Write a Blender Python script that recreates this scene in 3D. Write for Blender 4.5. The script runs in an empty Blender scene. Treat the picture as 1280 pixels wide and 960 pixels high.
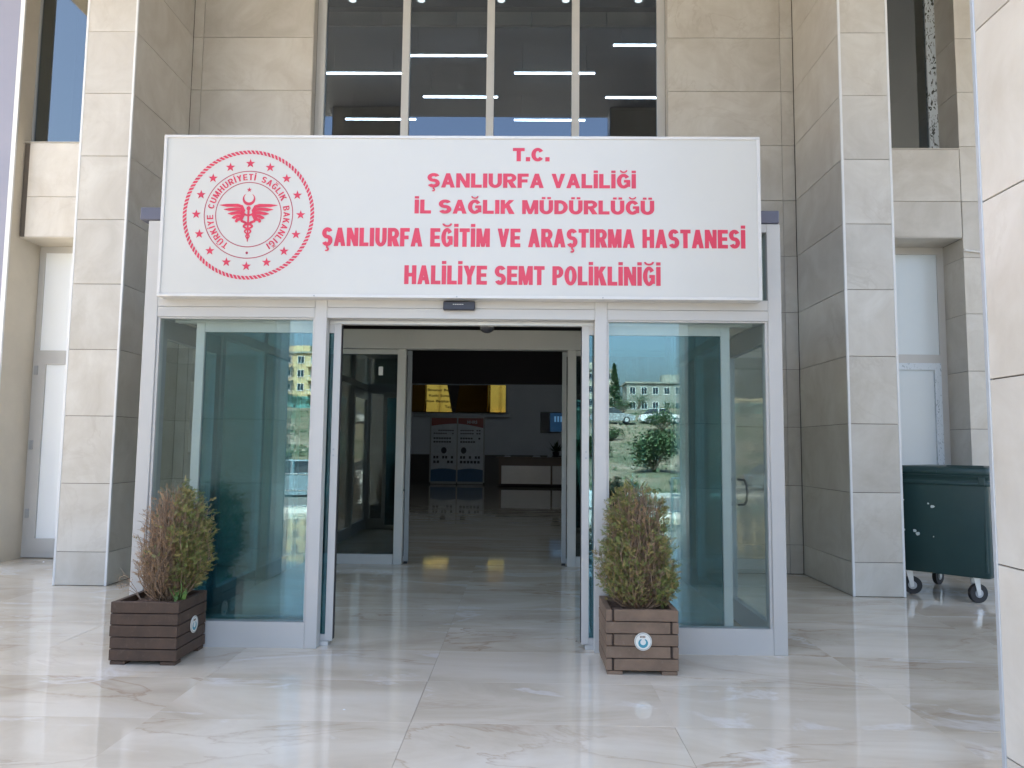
import bpy, bmesh, math, random
from mathutils import Vector, Matrix
random.seed(7)
PI = math.pi
S = bpy.context.scene
COL = S.collection

# ------------------------------------------------------------------ camera
F_PX, PITCH, YAW, ROLL, CX, DIST = 933.25, 0.08485, -0.016812, 0.010919, 0.52787, 6.02698
ff = Vector((math.sin(YAW)*math.cos(PITCH), math.cos(YAW)*math.cos(PITCH), math.sin(PITCH)))
r0 = ff.cross(Vector((0, 0, 1))).normalized(); u0 = r0.cross(ff)
rr = r0*math.cos(ROLL) + u0*math.sin(ROLL); uu = -r0*math.sin(ROLL) + u0*math.cos(ROLL)
cam_d = bpy.data.cameras.new('camera'); cam = bpy.data.objects.new('camera', cam_d); COL.objects.link(cam)
M = Matrix.Identity(4)
for i in range(3):
    M[i][0] = rr[i]; M[i][1] = uu[i]; M[i][2] = -ff[i]
M[0][3], M[1][3], M[2][3] = CX, -DIST, 1.6
cam.matrix_world = M
cam_d.sensor_width = 36; cam_d.lens = F_PX/1280*36; cam_d.clip_start = .05; cam_d.clip_end = 2000
S.camera = cam

# ------------------------------------------------------------------ world, sun, exposure
SUN_EL, SUN_AZ = math.radians(60), math.radians(-22)      # azimuth from +Y (behind the hospital), towards -X
W = bpy.data.worlds.new('World'); S.world = W; W.use_nodes = True
nt = W.node_tree; nt.nodes.clear()
sky = nt.nodes.new('ShaderNodeTexSky'); sky.sky_type = 'NISHITA'; sky.sun_disc = False
sky.sun_elevation = SUN_EL; sky.sun_rotation = SUN_AZ
sky.air_density = 1.0; sky.dust_density = 6.5; sky.ozone_density = 1.3
bg = nt.nodes.new('ShaderNodeBackground'); bg.inputs['Strength'].default_value = .15
wo = nt.nodes.new('ShaderNodeOutputWorld')
nt.links.new(sky.outputs[0], bg.inputs[0]); nt.links.new(bg.outputs[0], wo.inputs[0])
sl = bpy.data.lights.new('sun', 'SUN'); sl.energy = 4.6; sl.angle = math.radians(.6); sl.color = (1, .95, .88)
so = bpy.data.objects.new('sun', sl); COL.objects.link(so)
sd = Vector((math.sin(SUN_AZ)*math.cos(SUN_EL), math.cos(SUN_AZ)*math.cos(SUN_EL), math.sin(SUN_EL)))
so.rotation_euler = sd.to_track_quat('Z', 'Y').to_euler(); so.location = sd*60
S.view_settings.view_transform = 'Standard'; S.view_settings.look = 'None'
S.view_settings.exposure = 2.55; S.view_settings.gamma = 1
S.view_settings.use_curve_mapping = False
cy = S.cycles
cy.max_bounces = 10; cy.diffuse_bounces = 5; cy.glossy_bounces = 6; cy.transmission_bounces = 8
cy.transparent_max_bounces = 20; cy.caustics_reflective = False; cy.caustics_refractive = False
cy.sample_clamp_indirect = 6

# ------------------------------------------------------------------ materials
MATS = {}
def newmat(name):
    m = bpy.data.materials.new(name); m.use_nodes = True; MATS[name] = m
    return m, m.node_tree.nodes, m.node_tree.links, m.node_tree.nodes['Principled BSDF']
def N(nodes, t, **kw):
    n = nodes.new(t)
    for k, v in kw.items():
        if k in n.inputs: n.inputs[k].default_value = v
        else: setattr(n, k, v)
    return n
def ramp(nodes, stops):
    r = nodes.new('ShaderNodeValToRGB'); e = r.color_ramp.elements
    while len(e) < len(stops): e.new(.5)
    for el, (p, c) in zip(e, stops):
        el.position = p; el.color = (*c, 1) if len(c) == 3 else c
    return r
def coords(nodes, links, scale=(1, 1, 1), rnd=True, rot=(0, 0, 0)):
    tc = nodes.new('ShaderNodeTexCoord'); mp = nodes.new('ShaderNodeMapping')
    mp.inputs['Scale'].default_value = scale; mp.inputs['Rotation'].default_value = rot
    if rnd:
        oi = nodes.new('ShaderNodeObjectInfo'); vm = N(nodes, 'ShaderNodeVectorMath', operation='ADD')
        ml = N(nodes, 'ShaderNodeMath', operation='MULTIPLY'); ml.inputs[1].default_value = 57.0
        links.new(oi.outputs['Random'], ml.inputs[0]); links.new(tc.outputs['Object'], vm.inputs[0])
        links.new(ml.outputs[0], vm.inputs[1]); links.new(vm.outputs[0], mp.inputs[0])
    else:
        links.new(tc.outputs['Object'], mp.inputs[0])
    return mp
def mixc(nodes, links, fac, a, b, mode='MIX'):
    m = nodes.new('ShaderNodeMix'); m.data_type = 'RGBA'; m.blend_type = mode
    for sock, v in ((m.inputs[0], fac), (m.inputs[6], a), (m.inputs[7], b)):
        if isinstance(v, (int, float)): sock.default_value = v
        elif isinstance(v, tuple): sock.default_value = (*v, 1)
        else: links.new(v, sock)
    return m.outputs[2]
def bump(nodes, links, b, h, strength=.2, dist=.01):
    n = N(nodes, 'ShaderNodeBump', Strength=strength, Distance=dist)
    links.new(h, n.inputs['Height']); links.new(n.outputs[0], b.inputs['Normal'])

def mat_porcelain(name, c1, c2, vein, rough=.27):
    m, n, l, b = newmat(name)
    mp = coords(n, l, (1, 1, 1))
    n1 = N(n, 'ShaderNodeTexNoise', Scale=1.6, Detail=7, Roughness=.62, Distortion=.9); l.new(mp.outputs[0], n1.inputs[0])
    r1 = ramp(n, [(.33, c1), (.66, c2)]); l.new(n1.outputs[0], r1.inputs[0])
    n2 = N(n, 'ShaderNodeTexNoise', Scale=1.1, Detail=9, Roughness=.6, Distortion=1.6); l.new(mp.outputs[0], n2.inputs[0])
    r2 = ramp(n, [(.475, (0, 0, 0)), (.5, (1, 1, 1)), (.53, (0, 0, 0))]); l.new(n2.outputs[0], r2.inputs[0])
    n3 = N(n, 'ShaderNodeTexNoise', Scale=.9, Detail=2); l.new(mp.outputs[0], n3.inputs[0])
    r3 = ramp(n, [(.45, (0, 0, 0)), (.75, (.5, .5, .5))]); l.new(n3.outputs[0], r3.inputs[0])
    mul = N(n, 'ShaderNodeMath', operation='MULTIPLY'); l.new(r2.outputs[0], mul.inputs[0]); l.new(r3.outputs[0], mul.inputs[1])
    c = mixc(n, l, mul.outputs[0], r1.outputs[0], vein)
    oi = n.new('ShaderNodeObjectInfo')
    hv = N(n, 'ShaderNodeMapRange'); hv.inputs[3].default_value = .92; hv.inputs[4].default_value = 1.04
    l.new(oi.outputs['Random'], hv.inputs[0])
    cc = N(n, 'ShaderNodeVectorMath', operation='SCALE'); l.new(c, cc.inputs[0]); l.new(hv.outputs[0], cc.inputs['Scale'])
    # rain and dust streaks
    mp2 = coords(n, l, (5, 5, .35)); n4 = N(n, 'ShaderNodeTexNoise', Scale=1.3, Detail=5, Roughness=.6); l.new(mp2.outputs[0], n4.inputs[0])
    r4 = ramp(n, [(.3, (.965, .96, .95)), (.6, (1, 1, 1))]); l.new(n4.outputs[0], r4.inputs[0])
    c2_ = mixc(n, l, 1.0, cc.outputs[0], r4.outputs[0], 'MULTIPLY')
    l.new(c2_, b.inputs['Base Color'])
    rr_ = N(n, 'ShaderNodeMapRange'); rr_.inputs[3].default_value = rough; rr_.inputs[4].default_value = rough+.06
    l.new(n1.outputs[0], rr_.inputs[0]); l.new(rr_.outputs[0], b.inputs['Roughness'])
    return m
mat_porcelain('wall_tile', (.455, .425, .372), (.56, .54, .492), (.39, .35, .295))

def mat_floor():
    m, n, l, b = newmat('floor_tile')
    mp = coords(n, l, (.42, 2.1, 1)); 
    n1 = N(n, 'ShaderNodeTexNoise', Scale=1.3, Detail=8, Roughness=.6, Distortion=1.0); l.new(mp.outputs[0], n1.inputs[0])
    r1 = ramp(n, [(.30, (.50, .435, .335)), (.5, (.63, .565, .455)), (.7, (.73, .68, .58))]); l.new(n1.outputs[0], r1.inputs[0])
    mp2 = coords(n, l, (.32, 2.0, 1), True, (0, 0, .12))
    n2 = N(n, 'ShaderNodeTexNoise', Scale=.9, Detail=9, Roughness=.55, Distortion=1.8); l.new(mp2.outputs[0], n2.inputs[0])
    r2 = ramp(n, [(.488, (0, 0, 0)), (.5, (1, 1, 1)), (.506, (.4, .4, .4)), (.53, (0, 0, 0))]); l.new(n2.outputs[0], r2.inputs[0])
    n3 = N(n, 'ShaderNodeTexNoise', Scale=.8, Detail=2); l.new(mp.outputs[0], n3.inputs[0])
    r3 = ramp(n, [(.42, (0, 0, 0)), (.65, (.75, .75, .75))]); l.new(n3.outputs[0], r3.inputs[0])
    mul = N(n, 'ShaderNodeMath', operation='MULTIPLY'); l.new(r2.outputs[0], mul.inputs[0]); l.new(r3.outputs[0], mul.inputs[1])
    c = mixc(n, l, mul.outputs[0], r1.outputs[0], (.38, .27, .18))
    mp3 = coords(n, l, (.6, 3.2, 1), True, (0, 0, -.12))
    n4 = N(n, 'ShaderNodeTexNoise', Scale=1.5, Detail=6, Roughness=.6, Distortion=1.2); l.new(mp3.outputs[0], n4.inputs[0])
    r4 = ramp(n, [(.60, (0, 0, 0)), (.66, (.55, .55, .55)), (.70, (.1, .1, .1))]); l.new(n4.outputs[0], r4.inputs[0])
    c = mixc(n, l, r4.outputs[0], c, (.80, .79, .77))
    l.new(c, b.inputs['Base Color'])
    mp4 = coords(n, l, (1, 1, 1)); n5 = N(n, 'ShaderNodeTexNoise', Scale=2.2, Detail=6, Roughness=.7); l.new(mp4.outputs[0], n5.inputs[0])
    rr_ = N(n, 'ShaderNodeMapRange'); rr_.inputs[1].default_value = .35; rr_.inputs[2].default_value = .7
    rr_.inputs[3].default_value = .015; rr_.inputs[4].default_value = .075
    l.new(n5.outputs[0], rr_.inputs[0]); l.new(rr_.outputs[0], b.inputs['Roughness'])
    b.inputs['IOR'].default_value = 1.55
    n6 = N(n, 'ShaderNodeTexNoise', Scale=1.8, Detail=1); l.new(mp4.outputs[0], n6.inputs[0])
    bump(n, l, b, n6.outputs[0], .02, .02)
mat_floor()

def simple(name, col, rough=.5, metal=0, var=.08, scale=6, bumpy=0, spec=None, emit=None, dirt=None):
    m, n, l, b = newmat(name)
    mp = coords(n, l)
    nz = N(n, 'ShaderNodeTexNoise', Scale=scale, Detail=5, Roughness=.6); l.new(mp.outputs[0], nz.inputs[0])
    lo = tuple(max(0, c*(1-var)) for c in col); hi = tuple(min(1, c*(1+var)) for c in col)
    r = ramp(n, [(.3, lo), (.7, hi)]); l.new(nz.outputs[0], r.inputs[0])
    c = r.outputs[0]
    if dirt:
        n2 = N(n, 'ShaderNodeTexNoise', Scale=scale*3.1, Detail=7, Roughness=.7); l.new(mp.outputs[0], n2.inputs[0])
        r2 = ramp(n, [(.56, (0, 0, 0)), (.70, (.8, .8, .8))]); l.new(n2.outputs[0], r2.inputs[0])
        c = mixc(n, l, r2.outputs[0], c, dirt)
    l.new(c, b.inputs['Base Color'])
    b.inputs['Metallic'].default_value = metal
    rr_ = N(n, 'ShaderNodeMapRange'); rr_.inputs[3].default_value = max(.02, rough-.07); rr_.inputs[4].default_value = min(1, rough+.1)
    l.new(nz.outputs[0], rr_.inputs[0]); l.new(rr_.outputs[0], b.inputs['Roughness'])
    if spec is not None: b.inputs['Specular IOR Level'].default_value = spec
    if bumpy: bump(n, l, b, nz.outputs[0], bumpy, .01)
    if emit:
        b.inputs['Emission Color'].default_value = (*emit[0], 1); b.inputs['Emission Strength'].default_value = emit[1]
    return m
simple('aluminium', (.49, .49, .475), .42, .05, .02, 3, dirt=(.49, .485, .475))
simple('alu_grey', (.36, .38, .40), .4, .3, .05, 3)
simple('trim_white', (.66, .67, .67), .4, 0, .04, 4)
simple('trim_grey', (.40, .43, .46), .35, .3, .05, 4)
simple('sign_white', (.575, .58, .555), .30, 0, .02, 1.2, .10)
simple('sign_edge', (.64, .64, .63), .4, .1, .04, 5)
simple('sign_red', (.62, .045, .095), .4, 0, .06, 9)
simple('sign_red_dark', (.42, .06, .10), .4, 0, .06, 9)
simple('joint', (.10, .085, .07), .8)
simple('floor_joint', (.36, .32, .27), .9)
simple('plaster', (.56, .52, .44), .7, 0, .05, 3, .1)
simple('lavender', (.25, .25, .30), .35, .1, .03, 2)
simple('coping', (.12, .125, .165), .45, .2, .06, 5)
simple('panel_white', (.84, .88, .90), .18, 0, .02, 1)
simple('panel_grey', (.62, .68, .71), .2, 0, .02, 1)
simple('canopy_white', (.30, .30, .30), .6, 0, .03, 2)
simple('rubber', (.02, .02, .022), .6)
simple('black_plastic', (.02, .021, .026), .3)
simple('sensor_plastic', (.022, .024, .04), .3)
simple('zinc', (.55, .57, .58), .35, .6)
simple('bin_green', (.012, .044, .045), .40, 0, .10, 3, .03)
simple('bin_scuff', (.55, .62, .60), .6)
simple('dark_wood', (.072, .043, .028), .62, 0, .25, 7, .25, dirt=(.11, .075, .055))
simple('brown_wood', (.18, .12, .08), .65, 0, .22, 7, .25, dirt=(.21, .15, .11))
simple('end_grain', (.05, .033, .024), .8, 0, .3, 20, .3)
simple('soil', (.14, .095, .07), .95, 0, .35, 30, .8)
simple('badge_white', (.72, .72, .66), .35)
simple('badge_ring', (.30, .31, .29), .5)
simple('badge_teal', (.05, .28, .36), .4)
simple('badge_brown', (.20, .14, .09), .5)
simple('badge_ring_wood', (.36, .33, .29), .6)
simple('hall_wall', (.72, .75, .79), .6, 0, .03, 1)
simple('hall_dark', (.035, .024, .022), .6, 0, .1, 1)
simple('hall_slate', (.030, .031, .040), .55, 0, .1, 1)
simple('hall_beige', (.42, .34, .24), .5, 0, .1, 2)
simple('soffit_grey', (.20, .21, .22), .6)
simple('wainscot', (.045, .035, .03), .4, 0, .15, 2)
simple('desk_brown', (.09, .05, .03), .35, 0, .2, 3)
simple('desk_silver', (.72, .70, .68), .3, .1, .06, 2)
simple('poster_white', (.75, .77, .80), .3)
simple('poster_red', (.38, .08, .06), .35)
simple('poster_blue', (.05, .14, .28), .35)
simple('poster_ink', (.04, .04, .06), .5)
simple('gold_ink', (.10, .05, .015), .5)
simple('screen_blue', (.01, .02, .05), .2, emit=((.02, .08, .18), .06))
simple('screen_text', (.2, .4, .6), .3, emit=((.15, .35, .6), .08))
simple('leaf_dark', (.02, .05, .02), .6)
simple('tube_light', (.9, .95, 1), .4, emit=((.85, .95, 1.0), 9.0))
simple('spot_light', (.9, .95, 1), .4, emit=((1.0, .93, .80), .8))
simple('foliage_green', (.15, .18, .045), .6, 0, .45, 26)
simple('foliage_olive', (.29, .235, .08), .65, 0, .4, 26)
simple('foliage_dry', (.38, .235, .12), .75, 0, .35, 30)
simple('twig', (.27, .18, .115), .8, 0, .4, 25)
simple('twig_grey', (.30, .22, .16), .8, 0, .3, 25)
simple('weed_green', (.12, .22, .05), .5, 0, .2, 12)
simple('asphalt', (.10, .095, .09), .85, 0, .2, 1.5, .3)
simple('paving', (.44, .40, .35), .8, 0, .12, 1, .1)
simple('kerb', (.42, .41, .39), .8)
simple('yellow_render', (.44, .34, .19), .8, 0, .1, .3)
simple('cream_render', (.48, .42, .33), .8, 0, .08, .3)
simple('grey_render', (.24, .235, .205), .8, 0, .1, .3)
simple('teal_shop', (.10, .24, .22), .5)
simple('roof_red', (.26, .09, .06), .8)
simple('win_dark', (.02, .03, .04), .12)
simple('bark', (.10, .07, .05), .9)
simple('tree_leaf', (.035, .075, .025), .6, 0, .4, 3)
simple('bush_leaf', (.05, .085, .03), .6, 0, .4, 3)
simple('rubble_stone', (.24, .21, .17), .9, 0, .2, .5)
simple('car_white', (.72, .73, .74), .25)
simple('car_silver', (.42, .44, .46), .25, .5)
simple('car_blue', (.26, .33, .38), .25, .3)
simple('car_glass', (.015, .02, .025), .06)
simple('rail_paint', (.35, .50, .55), .5, .2)
simple('rail_white', (.72, .75, .78), .4, .1)
simple('sticker', (.62, .64, .64), .5)
simple('tape', (.62, .62, .60), .5)

def gold():
    m, n, l, b = newmat('gold_mirror')
    b.inputs['Base Color'].default_value = (1.0, .50, .07, 1); b.inputs['Metallic'].default_value = 1; b.inputs['Roughness'].default_value = .05
gold()
def film(name, sc_, th_, dark):
    m, n, l, b = newmat(name)
    mp = coords(n, l, sc_); v = N(n, 'ShaderNodeTexNoise', Scale=1.6, Detail=3, Distortion=2.5); l.new(mp.outputs[0], v.inputs[0])
    r = ramp(n, [(th_, (.60, .66, .71)), (th_+.03, dark)]); l.new(v.outputs[0], r.inputs[0]); l.new(r.outputs[0], b.inputs['Base Color'])
    b.inputs['Roughness'].default_value = .4
film('film_frame', (14, 14, 7), .62, (.26, .33, .37)); film('peeling_film', (9, 9, 4.5), .56, (.05, .06, .06))
def terrain_mat():
    m, n, l, b = newmat('terrain')
    mp = coords(n, l, (1, 1, 1), False)
    a = N(n, 'ShaderNodeTexNoise', Scale=.12, Detail=9, Roughness=.7); l.new(mp.outputs[0], a.inputs[0])
    r = ramp(n, [(.38, (.035, .05, .022)), (.48, (.08, .08, .045)), (.56, (.14, .11, .075)), (.70, (.22, .18, .14))]); l.new(a.outputs[0], r.inputs[0])
    l.new(r.outputs[0], b.inputs['Base Color']); b.inputs['Roughness'].default_value = .95
    bump(n, l, b, a.outputs[0], .6, .6)
terrain_mat()
def glass(name, tint, refl, rough=0.0, gcol=(1, 1, 1)):
    m = bpy.data.materials.new(name); m.use_nodes = True; MATS[name] = m
    n, l = m.node_tree.nodes, m.node_tree.links; n.clear()
    t = N(n, 'ShaderNodeBsdfTransparent'); t.inputs[0].default_value = (*tint, 1)
    g = N(n, 'ShaderNodeBsdfGlossy'); g.inputs['Roughness'].default_value = rough; g.inputs[0].default_value = (*gcol, 1)
    ge = n.new('ShaderNodeNewGeometry'); io = N(n, 'ShaderNodeMapRange'); io.inputs[3].default_value = 1.5; io.inputs[4].default_value = 1/1.5
    l.new(ge.outputs['Backfacing'], io.inputs[0])
    fr = N(n, 'ShaderNodeFresnel'); l.new(io.outputs[0], fr.inputs['IOR']); ad = N(n, 'ShaderNodeMath', operation='ADD', use_clamp=True); ad.inputs[1].default_value = refl
    l.new(fr.outputs[0], ad.inputs[0])
    mx = n.new('ShaderNodeMixShader'); l.new(ad.outputs[0], mx.inputs[0]); l.new(t.outputs[0], mx.inputs[1]); l.new(g.outputs[0], mx.inputs[2])
    tc = n.new('ShaderNodeTexCoord'); nz = N(n, 'ShaderNodeTexNoise', Scale=1.1, Detail=0); l.new(tc.outputs['Object'], nz.inputs[0])
    bp = N(n, 'ShaderNodeBump', Strength=.06, Distance=.01); l.new(nz.outputs[0], bp.inputs['Height']); l.new(bp.outputs[0], g.inputs['Normal'])
    o = n.new('ShaderNodeOutputMaterial'); l.new(mx.outputs[0], o.inputs[0])
glass('glass_clear', (.91, .94, .92), .0)
glass('glass_slate', (.22, .27, .30), .14, .03, (.88, .95, .95))
glass('glass_coated', (.28, .52, .58), .10, 0, (.58, .87, .97))
glass('glass_fixed', (.90, .955, .95), .022, 0, (.80, .96, 1.0))
glass('glass_window', (.50, .56, .62), .075, 0, (.85, .93, 1.0))
glass('glass_grey', (.52, .56, .56), .09, 0, (.9, .95, .95))

# ------------------------------------------------------------------ helpers
class MB:
    """collects shapes into one mesh"""
    def __init__(s): s.v = []; s.f = []; s.smooth = []
    def add(s, vs, fs, sm=False):
        o = len(s.v); s.v += [tuple(v) for v in vs]; s.f += [tuple(i+o for i in f) for f in fs]; s.smooth += [sm]*len(fs); return s
    def box(s, x0, x1, y0, y1, z0, z1, ch=0.0):
        if ch <= 0:
            vs = [(x, y, z) for x in (x0, x1) for y in (y0, y1) for z in (z0, z1)]
            return s.add(vs, [(0, 1, 3, 2), (4, 6, 7, 5), (0, 4, 5, 1), (2, 3, 7, 6), (0, 2, 6, 4), (1, 5, 7, 3)])
        bm = bmesh.new(); bmesh.ops.create_cube(bm, size=1)
        for v in bm.verts:
            v.co = ((x0+x1)/2+v.co.x*(x1-x0), (y0+y1)/2+v.co.y*(y1-y0), (z0+z1)/2+v.co.z*(z1-z0))
        bmesh.ops.bevel(bm, geom=bm.edges[:], offset=ch, segments=1, affect='EDGES')
        bm.verts.index_update(); s.add([v.co[:] for v in bm.verts], [[v.index for v in f.verts] for f in bm.faces]); bm.free(); return s
    def tube(s, pts, r, n=8, sm=True, caps=True):
        pts = [Vector(p) for p in pts]; rs = r if isinstance(r, (list, tuple)) else [r]*len(pts); rings = []
        for i, p in enumerate(pts):
            d = (pts[min(i+1, len(pts)-1)]-pts[max(i-1, 0)]).normalized()
            a = d.cross(Vector((0, 0, 1)) if abs(d.z) < .9 else Vector((1, 0, 0))).normalized(); b = d.cross(a)
            rings.append([p+(a*math.cos(2*PI*k/n)+b*math.sin(2*PI*k/n))*rs[i] for k in range(n)])
        vs = [v for g in rings for v in g]; fs = []
        for i in range(len(pts)-1):
            for k in range(n): fs.append((i*n+k, i*n+(k+1) % n, (i+1)*n+(k+1) % n, (i+1)*n+k))
        s.add(vs, fs, sm)
        if caps: s.add(rings[0], [tuple(range(n))]); s.add(rings[-1], [tuple(reversed(range(n)))])
        return s
    def prism(s, poly, y0, y1, map=None):      # poly in (x,z), extruded along y
        n = len(poly); vs = [(x, y0, z) for x, z in poly]+[(x, y1, z) for x, z in poly]
        fs = [tuple(range(n)), tuple(reversed(range(n, 2*n)))]+[(i, i+n, (i+1) % n+n, (i+1) % n) for i in range(n)]
        if map: vs = [map(v) for v in vs]
        return s.add(vs, fs)
    def flat(s, poly, y):                     # flat print in an x-z plane facing -y
        return s.add([(x, y, z) for x, z in poly], [tuple(range(len(poly)))])
    def ring(s, cx, cz, r0_, r1_, y, n=64):
        vs = []; fs = []
        for k in range(n):
            a = 2*PI*k/n; vs += [(cx+r0_*math.cos(a), y, cz+r0_*math.sin(a)), (cx+r1_*math.cos(a), y, cz+r1_*math.sin(a))]
            j = (k+1) % n; fs.append((2*k, 2*k+1, 2*j+1, 2*j))
        return s.add(vs, fs)
    def mesh(s, name, m):
        me = bpy.data.meshes.new(name); me.from_pydata(s.v, [], s.f)
        me.polygons.foreach_set('use_smooth', s.smooth); me.materials.append(MATS[m]); me.update()
        bm = bmesh.new(); bm.from_mesh(me); bmesh.ops.recalc_face_normals(bm, faces=bm.faces[:]); bm.to_mesh(me); bm.free()
        return me
    def build(s, name, m, parent=None, loc=None, rz=0):
        o = bpy.data.objects.new(name, s.mesh(name, m)); COL.objects.link(o)
        if loc: o.location = loc
        o.rotation_euler = (0, 0, rz)
        if parent: o.parent = parent
        return o
def B(*a, **k): return MB().box(*a, **k)
def tag(o, label=None, cat=None, group=None, kind=None):
    if label: o['label'] = label
    if cat: o['category'] = cat
    if group: o['group'] = group
    if kind: o['kind'] = kind
    return o
def thing(name, label, cat, loc=(0, 0, 0), rz=0, group=None):
    o = bpy.data.objects.new(name, None); COL.objects.link(o); o.location = loc; o.rotation_euler = (0, 0, rz); o.empty_display_size = .2
    return tag(o, label, cat, group)
def children(o): return [c for c in COL.objects if c.parent == o]
def copy_tree(o, parent=None):
    c = o.copy(); COL.objects.link(c)
    if parent: c.parent = parent
    for ch in children(o): copy_tree(ch, c)
    return c

TC = {}
def tile_mesh(w, h, m='wall_tile', t=.012):
    k = (round(w, 4), round(h, 4), m, t)
    if k not in TC:
        c = .0005 if m == 'floor_tile' else .0018; a, b = w/2, h/2
        vs = [(-a, 0, -b), (a, 0, -b), (a, 0, b), (-a, 0, b), (-a, -t+c, -b), (a, -t+c, -b), (a, -t+c, b), (-a, -t+c, b),
              (-a+c, -t, -b+c), (a-c, -t, -b+c), (a-c, -t, b-c), (-a+c, -t, b-c)]
        fs = [(0, 3, 2, 1)]
        for i in range(4):
            j = (i+1) % 4; fs += [(i, j, j+4, i+4), (i+4, j+4, j+8, i+8)]
        fs.append((8, 9, 10, 11)); q = MB().add(vs, fs); TC[k] = q.mesh('tile', m)
    return TC[k]
GAP = .0055
CZ, CH = .3747, .7664
def courses(z0, z1):
    js = [z0]; k = CZ
    while k < z1-.02:
        if k > z0+.02: js.append(k)
        k += CH
    return js+[z1]
def tiles(parent, p, ang, spans, z0, z1, t=.012, m='wall_tile'):
    """tiles on a wall: p = start point, ang = facing (rot about z; 0 faces -y), spans = list of (u0,u1) along the wall"""
    c = courses(z0, z1); d = Vector((math.cos(ang), math.sin(ang)))
    for (u0, u1) in spans:
        for a, b in zip(c[:-1], c[1:]):
            o = bpy.data.objects.new('tile', tile_mesh(u1-u0-GAP, b-a-GAP, m, t)); COL.objects.link(o); o.parent = parent
            u = (u0+u1)/2; o.location = (p[0]+d.x*u, p[1]+d.y*u, (a+b)/2)
            o.rotation_euler = (random.uniform(-.0008, .0008), 0, ang+random.uniform(-.0008, .0008))

# ------------------------------------------------------------------ ground and floors
fl = B(-16, 18, -11.5, 4.3, -.14, -.004).build('floor', 'floor_joint'); tag(fl, kind='structure')
FX, FY, FW, FD = -.115, -.775, 1.53, .7664
i = 0
ftm = tile_mesh(FW-.0014, FD-.0014, 'floor_tile', .010)
def ftile(x0, x1, y0, y1, far=False):
    o = bpy.data.objects.new('floor_tile', tile_mesh(x1-x0-.0014, y1-y0-.0014, 'floor_tile', .010)); COL.objects.link(o)
    o.parent = fl; o.location = ((x0+x1)/2, (y0+y1)/2, -.010); o.rotation_euler = (-PI/2, 0, 0)
for ix in range(-6, 6):
    for iy in range(-8, 7):
        x0 = FX+ix*FW; y0 = FY+iy*FD
        off = random.uniform(-.002, .002)
        ftile(x0+off, x0+FW+off, y0, min(y0+FD, 4.28))
pv = MB()
pv.box(-16, FX-6*FW-.003, -11.5, 4.28, -.009, 0); pv.box(FX+6*FW+.003, 18, -11.5, 4.28, -.009, 0); pv.box(FX-6*FW, FX+6*FW, -11.5, FY-8*FD-.003, -.009, 0)
o = pv.build('floor_border', 'floor_tile', fl)
lf = B(-9, 9, 4.31, 27, -.12, 0).build('lobby_floor', 'floor_tile'); tag(lf, kind='structure')
th = B(-2.6, 2.6, 4.281, 4.309, -.11, -.002).build('threshold', 'hall_dark', fl)

def hz(y, x):    # terrain height by distance in front of the hospital
    Y = -y
    pts = [(11, -.15), (24, -.45), (34, .15), (50, 1.7), (62, 3.0), (75, 4.6), (90, 5.6), (140, 9), (400, 20)]
    z = pts[0][1]
    for (a, za), (b, zb_) in zip(pts[:-1], pts[1:]):
        if a <= Y <= b: z = za+(zb_-za)*(Y-a)/(b-a)
    if Y > 400: z = 20
    if Y > 26:
        f = min(1, (Y-26)/15)
        z += f*(.35*math.sin(x*.31+Y*.17)+.25*math.sin(x*.11-Y*.37)+.18*math.sin(x*.9+Y*.6))
    return z
tv, tf = [], []
xs = [-400, -200, -120, -80]+[-60+2.5*k for k in range(49)]+[80, 120, 200, 400]
ys = [-11.5, -14, -18, -22, -24]+[-26-2.2*k for k in range(34)]+[-110, -140, -200, -300, -420]
for y in ys:
    for x in xs: tv.append((x, y, hz(y, x)-(.02 if y > -25 else 0)))
nx = len(xs)
for j in range(len(ys)-1):
    for k in range(nx-1): tf.append((j*nx+k, j*nx+k+1, (j+1)*nx+k+1, (j+1)*nx+k))
g = MB().add(tv, tf, True).build('terrain', 'terrain'); tag(g, kind='structure')
g = B(-400, 400, -11.5, 420, -.6, -.2).build('ground', 'paving'); tag(g, kind='structure')
r = MB(); r.add([(-120, -23.6, -.30), (120, -23.6, -.30), (120, -13.2, -.12), (-120, -13.2, -.12)], [(0, 1, 2, 3)])
tag(r.build('road', 'asphalt'), kind='structure')
k = MB().box(-60, 60, -13.2, -12.9, -.4, .03).box(-60, 60, -24.2, -23.9, -.5, -.14)
tag(k.build('kerb', 'kerb'), kind='structure')
tag(B(-60, 60, -12.9, -11.5, -.3, -.01).build('pavement', 'paving'), kind='structure')

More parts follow.
